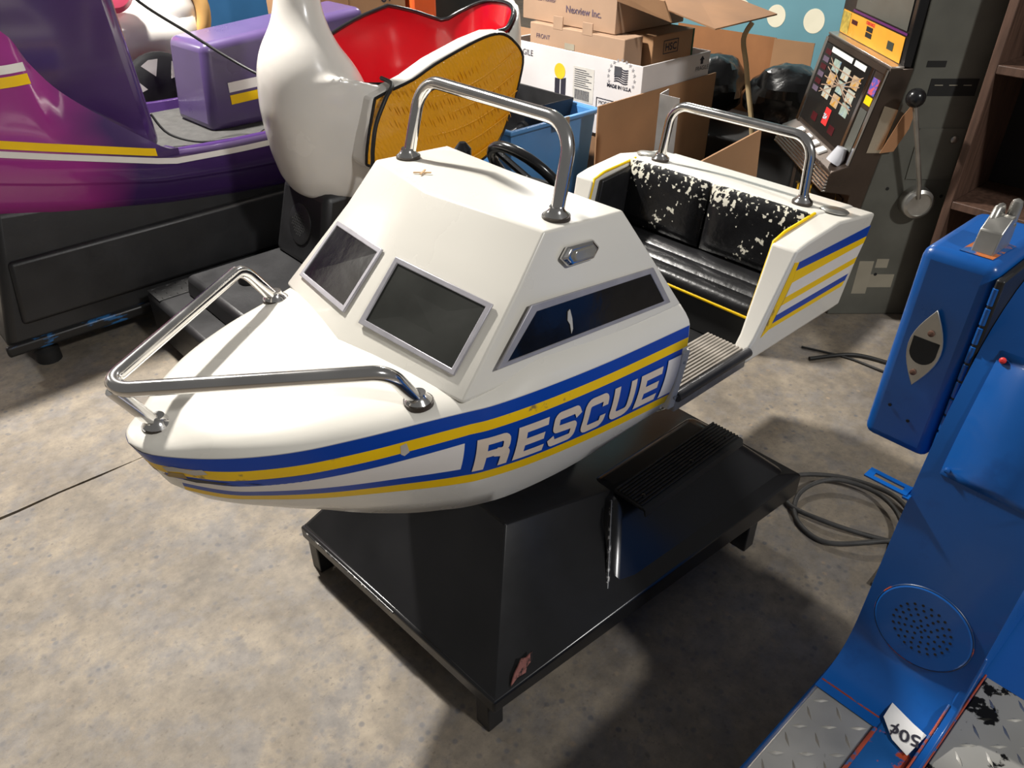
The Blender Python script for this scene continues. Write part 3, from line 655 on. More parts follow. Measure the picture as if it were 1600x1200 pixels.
hd = sphere('head', (1.39, SCy, 1.66), (.12, .08, .085), SWAN, swan)
lathe('beak', [(.05, 0), (.045, .04), (.02, .1), (.004, .13)], (1.30, SCy, 1.65), WINGM, swan, ax=(-1, 0, -.25))
# wing: white backing, orange feathered panel, black outline
WO = [(1.515, .948), (1.57, .962), (1.68, .985), (1.78, 1.022), (1.94, 1.067), (2.04, 1.086), (2.11, 1.082), (2.17, 1.045), (2.21, .99), (2.195, .91), (2.15, .80), (2.078, .685), (1.965, .622), (1.80, .605), (1.60, .65), (1.47, .722), (1.455, .745), (1.475, .83)]
def offs(poly, d):
    c = np.mean(poly, axis=0); return [tuple(np.array(p) + (np.array(p) - c) / np.linalg.norm(np.array(p) - c) * d) for p in poly]
wb = prism('wing_backing', offs(WO, .013), 'y', 1.225, 1.30, SWAN, swan, bevel=.008)
# feather panel bulges gently
def bulged(poly, y0, depth, rings=5):
    c = np.mean(poly, axis=0); V = []; n = len(poly)
    for k in range(rings + 1):
        f = 1 - k / rings
        for p in poly: q = c + (np.array(p) - c) * max(f, .001); V.append((q[0], y0 - depth * (1 - f ** 3), q[1]))
    return V, [[k * n + i, k * n + (i + 1) % n, (k + 1) * n + (i + 1) % n, (k + 1) * n + i] for k in range(rings) for i in range(n)]
wp = [tuple(p) for p in cr(WO + [WO[0]], 55)[:-1]]
V, F = bulged(wp, 1.222, .022); wg = mk('wing', V, F, WINGM, swan, ang=60)
tube('wing_outline', [(p[0], 1.222, p[1]) for p in wp + [wp[0]]], .0055, BLACKG, wg, n=8)
for j, (a, b) in enumerate((((1.60, .93), (2.17, 1.02)), ((1.58, .86), (2.19, .95)), ((1.57, .80), (2.17, .87)), ((1.56, .74), (2.13, .79)), ((1.6, .69), (2.06, .70)))):
    pts = [(x, 1.2105 - .006 * math.sin(math.pi * t), z - .05 * math.sin(math.pi * t)) for t in np.linspace(0, 1, 14) for x, z in [((1 - t) * a[0] + t * b[0], (1 - t) * a[1] + t * b[1])]]
    tube('feather_ridge', pts, [.002 + .004 * math.sin(math.pi * t) for t in np.linspace(0, 1, 14)], WINGM, wg, n=8)
m = MB(); rg = random.Random(2)
for row in range(6):
    for i in range(34):
        t = (i + .5 + rg.uniform(-.25, .25)) / 34; x = 1.56 + t * .60; z = .96 - row * .055 - .05 * math.sin(math.pi * t) + (.10 - .012 * row) * t + rg.uniform(-.008, .008)
        l = rg.uniform(.018, .034); q = np.array([x, z]); c = np.mean(wp, axis=0)
        f = max(np.linalg.norm((q - c) / np.array([.36, .225])), 0)
        if f > .9: continue
        y = 1.2205 - .022 * (1 - f ** 3); m.add(*tubeg([(x - .25 * l, y, z + l / 2), (x, y - .0008, z), (x + .2 * l, y, z - l / 2)], [.0008, .0018, .0008], 6))
m.build('feather_strokes', WINGM, wg, kind='stuff')
# pedestal of the swan
sb_ = box('pedestal', (.775, 1.16, .03), (2.25, 1.85, .225), BLACKP, swan, bevel=.02, seg=3)
hexa('pedestal_top', [(.885, 1.24, .22), (1.75, 1.24, .22), (1.75, 1.715, .22), (.885, 1.715, .22), (.90, 1.245, .305), (1.75, 1.245, .305), (1.75, 1.71, .305), (.90, 1.71, .305)], BLACKP, swan, bevel=.02, seg=3)
hexa('speaker_column', [(1.27, 1.33, .30), (1.75, 1.33, .30), (1.75, 1.70, .30), (1.27, 1.70, .30), (1.35, 1.36, .60), (1.75, 1.36, .60), (1.75, 1.68, .60), (1.35, 1.68, .60)], BLACKP, swan, bevel=.03, seg=3)
ax = Vector((-.966, 0, .258)); gc = Vector((1.312, 1.52, .455)); u = Vector((0, 1, 0)); v = ax.cross(u)
sg = lathe('speaker_grille', [(.080, -.01), (.080, .004), (.074, .006), (.01, .006)], gc, BLACKP, swan, ax=ax, n=28)
m = MB()
for i in range(-4, 5):
    for j in range(-4, 5):
        if i * i + j * j < 18: m.add(*latheg([(.0042, .0), (.0042, .0012)], gc + u * (i * .0115 + (j % 2) * .0057) + v * j * .0105 + ax * .0055, ax, 8))
m.build('grille_holes', BLACKM, sg, kind='stuff')
box('tread_plate', (.782, 1.725, .225), (1.2, 1.845, .228), PLATEB, swan, bevel=0)
m = MB()
for i in range(14):
    for j in range(4):
        cx, cy = .80 + i * .03, 1.738 + j * .032; d = .011; k = (i + j) % 2
        a = (d, .0025) if k else (.0025, d); m.add([(cx - a[0], cy, .228), (cx, cy - a[1], .228), (cx + a[0], cy, .228), (cx, cy + a[1], .228), (cx, cy, .231)], [[0, 1, 4], [1, 2, 4], [2, 3, 4], [3, 0, 4]])
m.build('tread_lugs', PLATEB, swan, kind='stuff')
lathe('rubber_bumper', [(.035, 0), (.035, .03), (.028, .045), (.008, .052)], (1.05, 1.50, .30), BLACKP, swan)
tube('moulded_ridge', [(1.12, 1.30, .305), (1.3, 1.26, .305), (1.5, 1.25, .305)], .016, BLACKP, swan)
tag(tube('power_cable', cr([(1.60, 1.30, .99), (1.585, 1.215, .985), (1.53, 1.178, .955), (1.475, 1.168, .88), (1.452, 1.168, .80), (1.447, 1.175, .74), (1.43, 1.20, .66), (1.40, 1.22, .58), (1.40, 1.21, .40), (1.43, 1.20, .31)], 50), .0075, CABLE), 'black cable hanging down the swan beside its orange wing', 'cable')

# ---------------------------------------------------------------- purple watercraft ride
ski = thing('watercraft_ride', 'purple and magenta watercraft kiddie ride with yellow stripes at the left', 'kiddie ride', (1.0, 2.35, 0))
XB = [-.6, -.2, .2, .41, .61, .98, 1.3, 1.68, 2.1, 2.3]; ZB = [.80, .69, .615, .573, .529, .468, .43, .396, .38, .40]
ZRm = [1.05, .98, .90, .853, .80, .703, .690, .687, .70, .72]; HW = [.10, .26, .36, .385, .395, .40, .40, .395, .37, .30]
CY = 2.36
V = []; xs = np.linspace(-.6, 2.3, 50)
for x in xs:
    zb, zr, h = (float(np.interp(x, XB, q)) for q in (ZB, ZRm, HW)); mid = zb + (zr - zb) * .5
    sec = [(0, zb - .05), (.6 * h, zb - .03), (.82 * h, zb), (.95 * h, zb + (zr - zb) * .25), (.985 * h, mid - .008), (1.0 * h, mid), (1.02 * h, mid + .01), (1.02 * h, zr - .03), (1.0 * h, zr - .008), (.97 * h, zr), (.93 * h, zr - .004), (.90 * h, zr - .05)]
    V += [(x, CY - w, z) for w, z in sec[::-1]] + [(x, CY + w, z) for w, z in sec[1:]]
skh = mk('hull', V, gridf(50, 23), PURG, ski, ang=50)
V = []
for x in np.linspace(.9, 2.25, 12): V += [(x, CY - .37, .648), (x, CY, .648), (x, CY + .37, .648)]
mk('foot_mat', V, gridf(12, 3), MAT_GREY, ski)
# nose fender rising from the near gunwale, and mirrored
FE = [(-.5, 1.25), (.1, 1.25), (.45, 1.24), (.62, 1.165), (.674, 1.055), (.737, .957), (.838, .859), (.952, .766), (1.02, .715), (1.07, .695)]
fe = cr(FE, 40)
for s in (-1, 1):
    V = []
    for x, z in fe:
        zr = float(np.interp(x, XB, ZRm)); h = float(np.interp(x, XB, HW)); z = max(z, zr + .004)
        for t in np.linspace(0, 1, 8): V.append((x, CY + s * (1.02 * h - .085 * t ** 1.5 * min(1, (z - zr) / .2)), zr - .02 + (z - zr + .02) * t))
        V.append((x, CY + s * (1.02 * h - .13), z - .02))
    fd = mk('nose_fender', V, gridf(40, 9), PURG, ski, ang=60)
    if s < 0:
        for nm, mat, dz0, dz1, x1 in (('yellow_stripe', YEL, .018, .046, .985), ('white_stripe', DECAL, -.012, .010, 2.25)):
            V = []
            for x in np.linspace(-.5, x1, 40):
                zr = float(np.interp(x, XB, ZRm)); h = float(np.interp(x, XB, HW)); k = 0
                if x > 1.0: zr -= .012
                V += [(x, CY - 1.02 * h - .003, zr - .03 + dz0), (x, CY - 1.02 * h - .003 + (.004 if nm[0] == 'y' else .002), zr - .03 + dz1)]
            mk(nm, V, gridf(40, 2), mat, skh)
        for nm, mat, za, zb2 in (('white_stripe', DECAL, 1.040, 1.066), ('yellow_stripe', YEL, 1.000, 1.032)):
            V = []
            for x, dx in ((.30, 0), (.45, 0), (.60, 0), (.652, 0)):
                for z in (za, (za + zb2) / 2, zb2):
                    zr = float(np.interp(x, XB, ZRm)); h = float(np.interp(x, XB, HW)); zt = float(np.interp(x, fe[:, 0], fe[:, 1])); t = (z - zr + .02) / (zt - zr + .02)
                    V.append((x + (.0 if z < zb2 else -.0), CY - (1.02 * h - .085 * max(t, 0) ** 1.5 * min(1, (zt - zr) / .2)) - .004, z))
            mk(nm, V, gridf(4, 3), mat, fd)
prism('cowl', [(-.3, .7), (.2, 1.35), (.55, 1.52), (.95, 1.55), (1.03, 1.28), (1.075, .655), (.3, .65)], 'y', 2.12, 2.60, PURD, ski, bevel=.05, seg=4)
hexa('seat', [(1.33, 2.24, .64), (2.2, 2.24, .64), (2.2, 2.56, .64), (1.31, 2.56, .64), (1.365, 2.25, .995), (2.16, 2.25, 1.06), (2.16, 2.55, 1.06), (1.34, 2.55, .995)], PURL, ski, bevel=.035, seg=4)
for nm, mat, z0, z1 in (('white_stripe', DECAL, .795, .835), ('yellow_stripe', YEL, .745, .783)):
    panel(nm, [(1.44, 2.2425, z0), (2.0, 2.2425, z0 + .02), (2.0, 2.2425, z1 + .02), (1.44, 2.2425, z1)], .002, mat, ski)
lathe('deck_fitting', [(.03, 0), (.03, .006), (.018, .014), (.008, .016)], (1.50, 2.07, .649), CHROME, ski)
pb = hexa('pedestal', [(.275, 1.95, .105), (2.0, 1.95, .105), (2.0, 2.75, .105), (.275, 2.75, .105), (.40, 2.03, .60), (2.0, 2.03, .48), (2.0, 2.67, .48), (.40, 2.67, .60)], BLACKP, ski, bevel=.03, seg=3)
hexa('side_panel', [(.352, 1.945, .19), (1.9, 1.945, .19), (1.9, 2.0, .19), (.352, 2.0, .19), (.385, 1.982, .42), (1.9, 1.982, .42), (1.9, 2.04, .42), (.385, 2.04, .42)], BLACKP, pb, bevel=.015, seg=3)
box('worn_rim', (.268, 1.936, .085), (2.01, 1.965, .128), pm('rim_black_over_blue', (.012, .012, .013), .4, col2=(.02, .13, .34), thr=(.55, .58), scale=5, stretch=(.6, 1, 2)), pb, bevel=.01, seg=3)
for x, y in ((.40, 2.0), (.40, 2.68), (1.85, 2.0)): lathe('foot', [(.045, 0), (.045, .05), (.03, .06), (.03, .11)], (x, y, 0), BLACKM, pb, n=16)
tag(tube('power_cable', cr([(1.02, 2.10, 1.33), (1.131, 2.18, 1.19), (1.319, 2.22, 1.045), (1.42, 2.14, .955), (1.50, 2.0, .89), (1.60, 1.93, .86)], 30), .006, CABLE), 'black cable slung from the purple cowl across the purple seat', 'cable')
tag(tube('power_cable', cr([(1.08, 2.2, .78), (1.12, 2.17, .70), (1.22, 2.12, .658), (1.35, 2.08, .656), (1.5, 2.03, .658), (1.6, 2.0, .70), (1.66, 1.9, .71)], 30), .005, CABLE), 'black cable lying on the grey mat of the purple watercraft', 'cable')

# ---------------------------------------------------------------- horse ride behind
horse = thing('horse_ride', 'white horse kiddie ride with pink saddle and black wheel behind the purple watercraft', 'kiddie ride', (1.55, 3.25, 0))
V = []; S = [(1.18, .10, .93, .09), (1.25, .17, .92, .15), (1.36, .20, .90, .17), (1.5, .19, .895, .155), (1.62, .18, .88, .165), (1.70, .15, .90, .17), (1.77, .06, .93, .10)]
for x, ry, z, rz_ in S:
    for k in range(18): a = 2 * math.pi * k / 18; V.append((x, 3.25 + ry * math.cos(a), z + rz_ * math.sin(a)))
mk('body', V, gridf(7, 18) + [[i * 18 + 17, (i + 1) * 18 + 17, (i + 1) * 18, i * 18] for i in range(6)] + [list(range(18)), list(range(108, 126))], SWAN, horse, ang=70)
tube('neck', cr([(1.62, 3.25, .95), (1.66, 3.25, 1.08), (1.70, 3.25, 1.22), (1.74, 3.25, 1.33)], 10), [.15] * 3 + [.12] * 3 + [.09] * 4, SWAN, horse, n=16)
sphere('head', (1.82, 3.25, 1.36), (.15, .07, .09), SWAN, horse)
tube('mane', cr([(1.70, 3.13, .83), (1.745, 3.11, .92), (1.755, 3.11, 1.02), (1.72, 3.13, 1.15), (1.70, 3.15, 1.3)], 16), [.014, .022, .03] + [.035] * 10 + [.03, .02, .01], pm('mane_tan', (.52, .30, .10), .4, var=.15), horse)
lathe('saddle', [(.10, 0), (.11, .02), (.09, .05), (.03, .06)], (1.31, 3.07, 1.13), PINK, horse, ax=(0, -1, .25), n=28)
for x, y, dx in ((1.30, 3.16, -.05), (1.30, 3.34, -.05), (1.66, 3.16, .08), (1.66, 3.34, .08)):
    tube('leg', cr([(x, y, .82), (x + dx, y, .66), (x + dx * .4, y, .48), (x + dx, y, .34)], 9), [.06, .055, .05, .045, .04, .036, .032, .036, .04], SWAN, horse)
wc = (1.415, 3.0, .675); wheel = lathe('wheel', [(.175, 0), (.18, .01), (.18, .03), (.16, .04), (.03, .034)], wc, BLACKP, horse, ax=(0, -1, 0), n=32)
for k in range(6):
    a0 = k * math.pi / 3 + .25 + math.pi / 2; P4 = []
    for r, da in ((.075, .0), (.15, -.30), (.155, 0), (.15, .30)): P4.append((wc[0] + r * math.cos(a0 + da), wc[1] - .036, wc[2] + r * math.sin(a0 + da)))
    panel('wheel_window', P4[::-1] if False else P4, .004, SWAN, wheel)
tube('red_strap', cr([(1.30, 3.07, .80), (1.38, 3.045, .765), (1.46, 3.05, .75)], 8), .014, REDS, horse)
box('pedestal', (1.0, 3.02, .0), (1.95, 3.5, .66), BLACKP, horse, bevel=.02)

# ---------------------------------------------------------------- blue ride at the right
blue = thing('blue_ride', 'blue coin operated ride with speaker column and diamond plate footboards', 'kiddie ride', (1.0, -1.1, 0))
PF = [(.985, .402), (1.03, .405), (1.062, .418), (1.085, .445), (1.098, .49), (1.105, .56), (1.12, .72), (1.142, .86), (1.178, .97), (1.225, 1.055), (1.32, 1.115), (1.5, 1.13), (1.5, .402)]
pf = [tuple(p) for p in cr(PF[:-1], 34)] + [PF[-1]]
column = prism('column', pf, 'y', -1.072, -.875, BLUEP, blue, bevel=.012, seg=3, ang=50)
box('platform', (.30, -1.46, .04), (1.52, -.868, .392), BLUEP, blue, bevel=.012, seg=3)
fp = box('footboard', (.30, -.986, .392), (1.005, -.880, .400), PLATE, blue, bevel=.002)
def lugs(x0, x1, y0, y1, z, par, mat):
    m = MB(); k = 0; st = .036; nx = int((x1 - x0) / st); ny = int((y1 - y0) / st)
    for i in range(nx + 1):
        for j in range(ny + 1):
            cx, cy = x0 + .016 + i * st, y0 + .016 + j * st
            if cx > x1 - .008 or cy > y1 - .008: continue
            d = 1 if (i + j) % 2 else -1; u = Vector((.707, .707 * d, 0)); w = Vector((-.707 * d, .707, 0)); c = Vector((cx, cy, z))
            a, b = .0150, .0036; m.add([c - u * a, c - w * b, c + u * a, c + w * b, c + Vector((0, 0, .003)) - u * .006, c + Vector((0, 0, .003)) + u * .006], [[0, 1, 4], [1, 5, 4], [1, 2, 5], [2, 3, 5], [3, 4, 5], [3, 0, 4]])
    return m.build('tread_lugs', mat, par, kind='stuff')
lugs(.30, 1.005, -.986, -.880, .400, fp, PLATE)
fp2 = box('footboard', (.30, -1.45, .392), (1.235, -1.079, .400), PLATEW, blue, bevel=.002, label='diamond plate with peeling black paint')
lugs(.30, 1.235, -1.45, -1.079, .400, fp2, PLATEW)
spine = box('spine', (.30, -1.058, .390), (1.06, -.990, .404), BLUEW, blue, bevel=.004)
box('rust_edge', (.30, -.9935, .392), (.985, -.9865, .4055), RUST, blue, bevel=.002)
prism('ridge', [(.30, .392), (.30, .410), (1.0, .410), (1.05, .420), (1.085, .445), (1.102, .50), (1.108, .56), (1.115, .56), (1.115, .392)], 'y', -1.076, -1.060, BLUEP, blue, bevel=.004)
tube('rust_line', [(.30, -1.060, .4105), (1.0, -1.060, .4105), (1.05, -1.060, .4205), (1.085, -1.060, .446)], .002, RUST, blue, n=6)
tube('rust_line', [(.30, -1.0765, .402), (1.10, -1.0765, .402), (1.235, -1.0765, .402)], .002, RUST, blue, n=6)
tube('rust_line', [(1.006, -.878, .4015), (1.008, -.985, .4015)], .0025, RUST, blue, n=6)
# speaker
sc_ = Vector((1.1035, -.9735, .552)); ax = Vector((-.994, 0, .105)).normalized(); u = Vector((0, 1, 0)); v = ax.cross(u)
spk = lathe('speaker_plate', [(.079, -.01), (.0795, .0025), (.077, .0045), (.01, .005)], sc_, BLUEP, blue, ax=ax, n=48)
tube('speaker_seam', [sc_ + (u * math.cos(a) + v * math.sin(a)) * .0802 + ax * .001 for a in np.linspace(0, 2 * math.pi, 49)], 0.0019, RINGW, spk, n=6)
m = MB()
for r, n in ((.006, 4), (.016, 8), (.027, 13), (.037, 18), (.047, 22)):
    for k in range(n):
        a = 2 * math.pi * (k + .3 * r * 100) / n; m.add(*latheg([(.0026, 0), (.0026, .0009)], sc_ + (u * math.cos(a) + v * math.sin(a)) * r + ax * .0042, ax, 8))
m.build('speaker_holes', BLACKM, spk, kind='stuff')
# inspection cover with screws on the upper column
fpf = sorted([(p[1], p[0]) for p in pf[:-1] if p[0] < 1.36]); 
def colx(z): return float(np.interp(z, [p[0] for p in fpf], [p[1] for p in fpf]))
zs = np.linspace(.835, 1.035, 16); V = []
for z in zs: V += [(colx(z) - .0022, -.902, z), (colx(z) - .0022, -1.060, z)]
cv = mk('cover_plate', V, gridf(16, 2), BLUEP, column, solid=.002)
for y, z in ((-.910, 1.024), (-.910, .846), (-1.053, .846)): lathe('screw', [(.005, 0), (.005, .002), (.002, .004)], (colx(z) - .003, y, z), REDS if z > 1 else BLUEP, column, ax=(-1, 0, .3), n=10)
# coin box
cb = hexa('coin_box', [(1.195, -.861, .800), (1.42, -.861, .800), (1.42, -.748, .800), (1.195, -.748, .800), (1.205, -.861, 1.155), (1.42, -.861, 1.155), (1.42, -.748, 1.155), (1.205, -.748, 1.155)], BLUEP, blue, bevel=.018, seg=4)
box('hinge_strip', (1.20, -.874, .82), (1.40, -.862, 1.14), BLACKP, blue, bevel=.003)
for i in range(9): tube('hinge_knuckle', [(1.201, -.866, .835 + i * .033), (1.201, -.866, .862 + i * .033)], .0045, BLUEP, blue, n=8)
# oval coin plate with D-shaped slot
cpl = []
for t in np.linspace(0, 1, 13): cpl.append((-.0260 * math.sin(math.pi * t), -.070 + .14 * t))
cpl += [(-q[0], q[1]) for q in cpl[-2:0:-1]]
X0 = 1.1955; cz, cy = .998, -.803
V1 = [(X0, cy + q[0], cz + q[1]) for q in cpl]
c2_ = panel('coin_plate', V1, .004, DULL, cb, bevel=.0012)
if True:
    D = [(-.0205, .019), (.0205, .019)] + [(.0205 * math.cos(t), -.004 + .0215 * math.sin(t)) for t in np.linspace(0, -math.pi, 13)]
    panel('coin_slot', [(X0 - .0035, cy - q[0], cz + q[1] - .002) for q in D][::-1], .0012, BLACKM, c2_)
    for dz, dy in ((.030, -.003), (-.045, .004)): lathe('screw', [(.0055, 0), (.005, .003), (.002, .0045)], (X0 - .0035, cy + dy, cz + dz), pm('screw_rust', (.12, .06, .04), .5), c2_, ax=(-1, 0, 0), n=10)
for y, z in ((-.78, .875), (-.815, .86)): lathe('bolt_hole', [(.003, 0), (.003, .001)], (1.1965, y, z), BLACKM, cb, ax=(-1, 0, 0), n=8)
# lock hasp on top of the coin box
hs = prism('lock_hasp', [(1.235, 1.155), (1.245, 1.188), (1.27, 1.205), (1.285, 1.205), (1.285, 1.190), (1.30, 1.190), (1.30, 1.155)], 'y', -.838, -.806, DULL, blue, bevel=.002)
tube('hasp_eye', [(1.268, -.812, 1.198), (1.275, -.812, 1.212), (1.29, -.812, 1.212), (1.297, -.812, 1.198)], .006, DULL, hs, n=8)
lathe('lock_pin', [(.0085, 0), (.0085, .03), (.007, .036), (.002, .039)], (1.30, -.828, 1.187), DULL, hs, n=14)
panel('rust_patch', [(1.225, -.842, 1.1555), (1.30, -.848, 1.1555), (1.31, -.80, 1.1555), (1.225, -.795, 1.1555)], .0008, pm('rust_patch', (.45, .13, .03), .6, col2=(.01, .085, .28), thr=(.5, .56), scale=14), cb)
# slotted bracket
mb = MB(); mb.box((1.115, -.878, .772), (1.150, -.868, .776))
ringO = [(1.118, -.800, .775), (1.118, -.872, .775), (1.146, -.872, .775), (1.146, -.800, .775)]; ringI = [(1.127, -.812, .775), (1.127, -.862, .775), (1.137, -.862, .775), (1.137, -.812, .775)]
mb.add(*ringg(ringO, ringI, (0, 0, 1), .003)); mb.build('slotted_bracket', BLUEP, blue)
# fifty cent sticker
stq = [(q[0] + .035, q[1], q[2] + .0015) for q in [(1.012, -.988, .408), (1.000, -1.030, .4075), (.995, -1.056, .4075), (.935, -1.050, .4075), (.945, -1.020, .4075), (.975, -.990, .4075)]]
stk = panel('price_sticker', stq[::-1], .0008, STICK, blue)
if sum((Vector(stq[i]).cross(Vector(stq[(i + 1) % 6]))).z for i in range(6)) > 0: pass
text('price_lettering', '50¢', .034, (1.019, -1.052, .4104), (-.30, .95, 0), (-.95, -.30, 0), INK, stk, t=.0008, bold=.0006)
tag(tube('coiled_cord', cr([(1.947, -0.782, .008), (1.871, -0.674, .010), (1.805, -0.530, .02), (1.805, -0.404, .012), (1.919, -0.350, .010), (2.033, -0.458, .012), (2.061, -0.620, .02), (1.966, -0.728, .012), (1.833, -0.674, .028), (1.738, -0.566, .01), (1.767, -0.458, .01), (1.871, -0.413, .02), (1.985, -0.458, .03), (2.023, -0.584, .03), (1.947, -0.692, .03), (1.805, -0.728, .01), (1.691, -0.737, .008)], 120), .0072, CABLEG), 'grey power cord lying coiled on the floor beside the blue ride', 'cord')
tag(tube('floor_cord', cr([(2.60, -.02, .008), (2.75, -.12, .009), (2.80, -.25, .008), (2.84, -.40, .008), (2.86, -.55, .009), (2.90, -.75, .008)], 30), .008, CABLE), 'black cord on the floor behind the boat stern', 'cord')
tag(tube('floor_cord', cr([(2.66, .05, .006), (2.72, -.12, .006), (2.73, -.28, .007), (2.78, -.45, .006), (2.84, -.72, .006)], 30), .0045, CABLE), 'thinner black cord on the floor beside the thicker cord', 'cord')

# ---------------------------------------------------------------- slot machine (turned 42 degrees)
FS = Matrix.Translation((0, -1.14, 0)) @ Matrix.Rotation(R(-42.35), 4, 'Z')
slot = thing('slot_machine', 'grey slot machine with side lever and orange glass behind the boat', 'slot machine', FS @ Vector((1.55, 3.28, 0)), R(-42.35))
FR.append(FS)
Y0, Y1 = 2.95, 3.62
cab = prism('cabinet', [(1.36, 0), (1.385, .47), (1.445, 1.0), (1.43, 1.62), (1.712, 1.62), (1.712, 0)], 'y', Y0, Y1, SLOTG, slot, bevel=.004)
door = prism('front_door', [(1.325, .06), (1.33, .53), (1.215, .545), (1.235, .622), (1.300, .648), (1.364, 1.005), (1.46, 1.007), (1.40, .47), (1.38, .06)], 'y', Y0 + .004, Y1 - .004, SLOTB, slot, bevel=.004)
nv = Vector((-.984, 0, .175)); 
def sl(y, t, o=.003): p = Vector((1.300 + .064 * t, y, .648 + .357 * t)); return p + nv * o
def slp(name, y0, y1, t0, t1, mat, par, o=.003, th=.002): return panel(name, [sl(y1, t0, o), sl(y0, t0, o), sl(y0, t1, o), sl(y1, t1, o)], th, mat, par)
sc2 = slp('reel_glass', 3.09, 3.59, .05, .92, pm('glass_black', (.012, .012, .012), .15), door)
slp('chrome_surround', 3.585, 3.612, 0, .97, CHROME, door, .002, .006); slp('chrome_surround', 3.065, 3.085, .02, .93, CHROME, door, .002, .005)
slp('chrome_surround', 2.956, 2.972, 0, .98, CHROME, door, .002, .006); slp('chrome_surround', 2.97, 3.60, .93, .985, SLOTB, door, .002, .005)
for c in range(3):
    yb = 3.45 - c * .115
    for q in range(3): slp('reel_symbol', yb - .085, yb - .010, .40 + q * .145 - .02 * c, .525 + q * .145 - .02 * c, (REEL, pm('reel_warm', (.46, .34, .22), .5, var=.3, scale=40, col2=(.5, .25, .03), thr=(.5, .55)), pm('reel_green', (.30, .38, .33), .5, var=.3, scale=40, col2=(.05, .12, .3), thr=(.6, .65)))[(q + c) % 3], sc2, .0055, .001)
for yb, w in ((3.27, .24), (3.13, .12)): 
    ps = slp('pay_strip', yb, yb + w - .005, .855, .91, STICK, sc2, .0055, .001)
for r in range(6): slp('line_label', 3.50, 3.565, .40 + r * .082, .455 + r * .082, DRKRED if r % 2 else INKV, sc2, .0055, .001)
for t0, t1 in ((.46, .46), (.60, .60), (.74, .74), (.42, .80), (.80, .42), (.50, .70), (.70, .50)): panel('pay_line', [sl(3.48, t0 - .006, .0068), sl(3.12, t1 - .006, .0068), sl(3.12, t1 + .006, .0068), sl(3.48, t0 + .006, .0068)], .0005, pm('line_tan', (.36, .25, .18), .4), sc2)
rs = slp('coin_sticker', 3.28, 3.34, .16, .34, REDS, sc2, .0055, .0015)
FR.append(Matrix.Identity(4)); text('coin_lettering', '25¢', .028, FS @ sl(3.337, .22, .0075), FS.to_3x3() @ Vector((0, -1, 0)), FS.to_3x3() @ Vector((.176, 0, .984)), pm('letter_lightblue', (.5, .72, .8), .5), rs, bold=.001); FR.pop()
for y in (3.40, 3.19): slp('credit_display', y, y + .06, .12, .21, DRKRED, sc2, .0055, .001)
slp('bill_screen', 2.985, 3.045, .70, .86, pm('bill_blue', (.10, .10, .42), .3, col2=(.6, .1, .12), thr=(.5, .55), scale=40), door, .003, .002); slp('bill_label', 2.985, 3.045, .60, .68, YELW, door, .003, .002)
slp('bill_slot', 2.985, 3.05, .12, .55, GLASSD, door, .003, .002)
for y in (3.46, 3.36, 3.27, 3.18): hexa('play_button', [(1.25, y - .028, .628), (1.285, y - .028, .642), (1.285, y + .028, .642), (1.25, y + .028, .628), (1.249, y - .025, .638), (1.283, y - .025, .651), (1.283, y + .025, .651), (1.249, y + .025, .638)], STICK, door, bevel=.002)
tube('coin_chute', [(1.262, 3.02, .64), (1.275, 3.02, .665), (1.285, 3.02, .70)], [.032, .03, .02], CLEAR, door, n=10)
for i in range(6): hexa('knee_rib', [(1.2135 + .003 * i, Y0 + .003, .547 + i * .012), (1.23, Y0 + .003, .547 + i * .012), (1.23, Y1 - .003, .547 + i * .012), (1.2135 + .003 * i, Y1 - .003, .547 + i * .012), (1.214 + .003 * i, Y0 + .003, .5535 + i * .012), (1.23, Y0 + .003, .5535 + i * .012), (1.23, Y1 - .003, .5535 + i * .012), (1.214 + .003 * i, Y1 - .003, .5535 + i * .012)], CHROME, door, bevel=.001)
panel('belly_glass', [(1.3245, 3.56, .12), (1.3245, 3.0, .12), (1.3285, 3.0, .50), (1.3285, 3.56, .50)], .003, pm('belly_print', (.008, .008, .008), .2, scale=9, col2=(.62, .34, .02), thr=(.58, .64), stretch=(1, 2, .6)), door)
top = prism('top_box', [(1.435, 1.008), (1.405, 1.012), (1.395, 1.62), (1.44, 1.62)], 'y', Y0 + .002, Y1 - .002, BLACKG, slot, bevel=.003)
def tp(name, y0, y1, z0, z1, mat, par, o=.002): X = lambda z: 1.405 - (z - 1.012) * .0164 - o; return panel(name, [(X(z0), y1, z0), (X(z0), y0, z0), (X(z1), y0, z1), (X(z1), y1, z1)], .0015, mat, par)
og = tp('orange_glass', 2.985, 3.60, 1.016, 1.104, ORANGE, top); tp('purple_trim', 2.975, 3.50, 1.110, 1.118, pm('trim_purple', (.12, .02, .13), .3), top); tp('display_screen', 2.985, 3.48, 1.124, 1.55, GLASSD, top)
tp('gold_panel', 3.51, 3.60, 1.02, 1.10, pm('gold_print', (.45, .33, .06), .4, var=.4, scale=60), og, .0035)
for y, w, z0, z1, m_ in ((3.43, .06, 1.066, 1.082, DRKRED), (3.27, .06, 1.045, 1.062, BLACKM), (3.27, .06, 1.066, 1.083, BLACKM), (3.06, .055, 1.042, 1.070, pm('display_green', (.05, .06, .045), .3))): tp('display_window', y, y + w, z0, z1, m_, og, .0035)
FR.append(Matrix.Identity(4)); text('glass_lettering', 'CASH RACE', .016, FS @ Vector((1.400, 3.345, 1.089)), FS.to_3x3() @ Vector((0, -1, 0)), FS.to_3x3() @ Vector((0, 0, 1)), REDS, og, t=.001, bold=.0008); FR.pop()
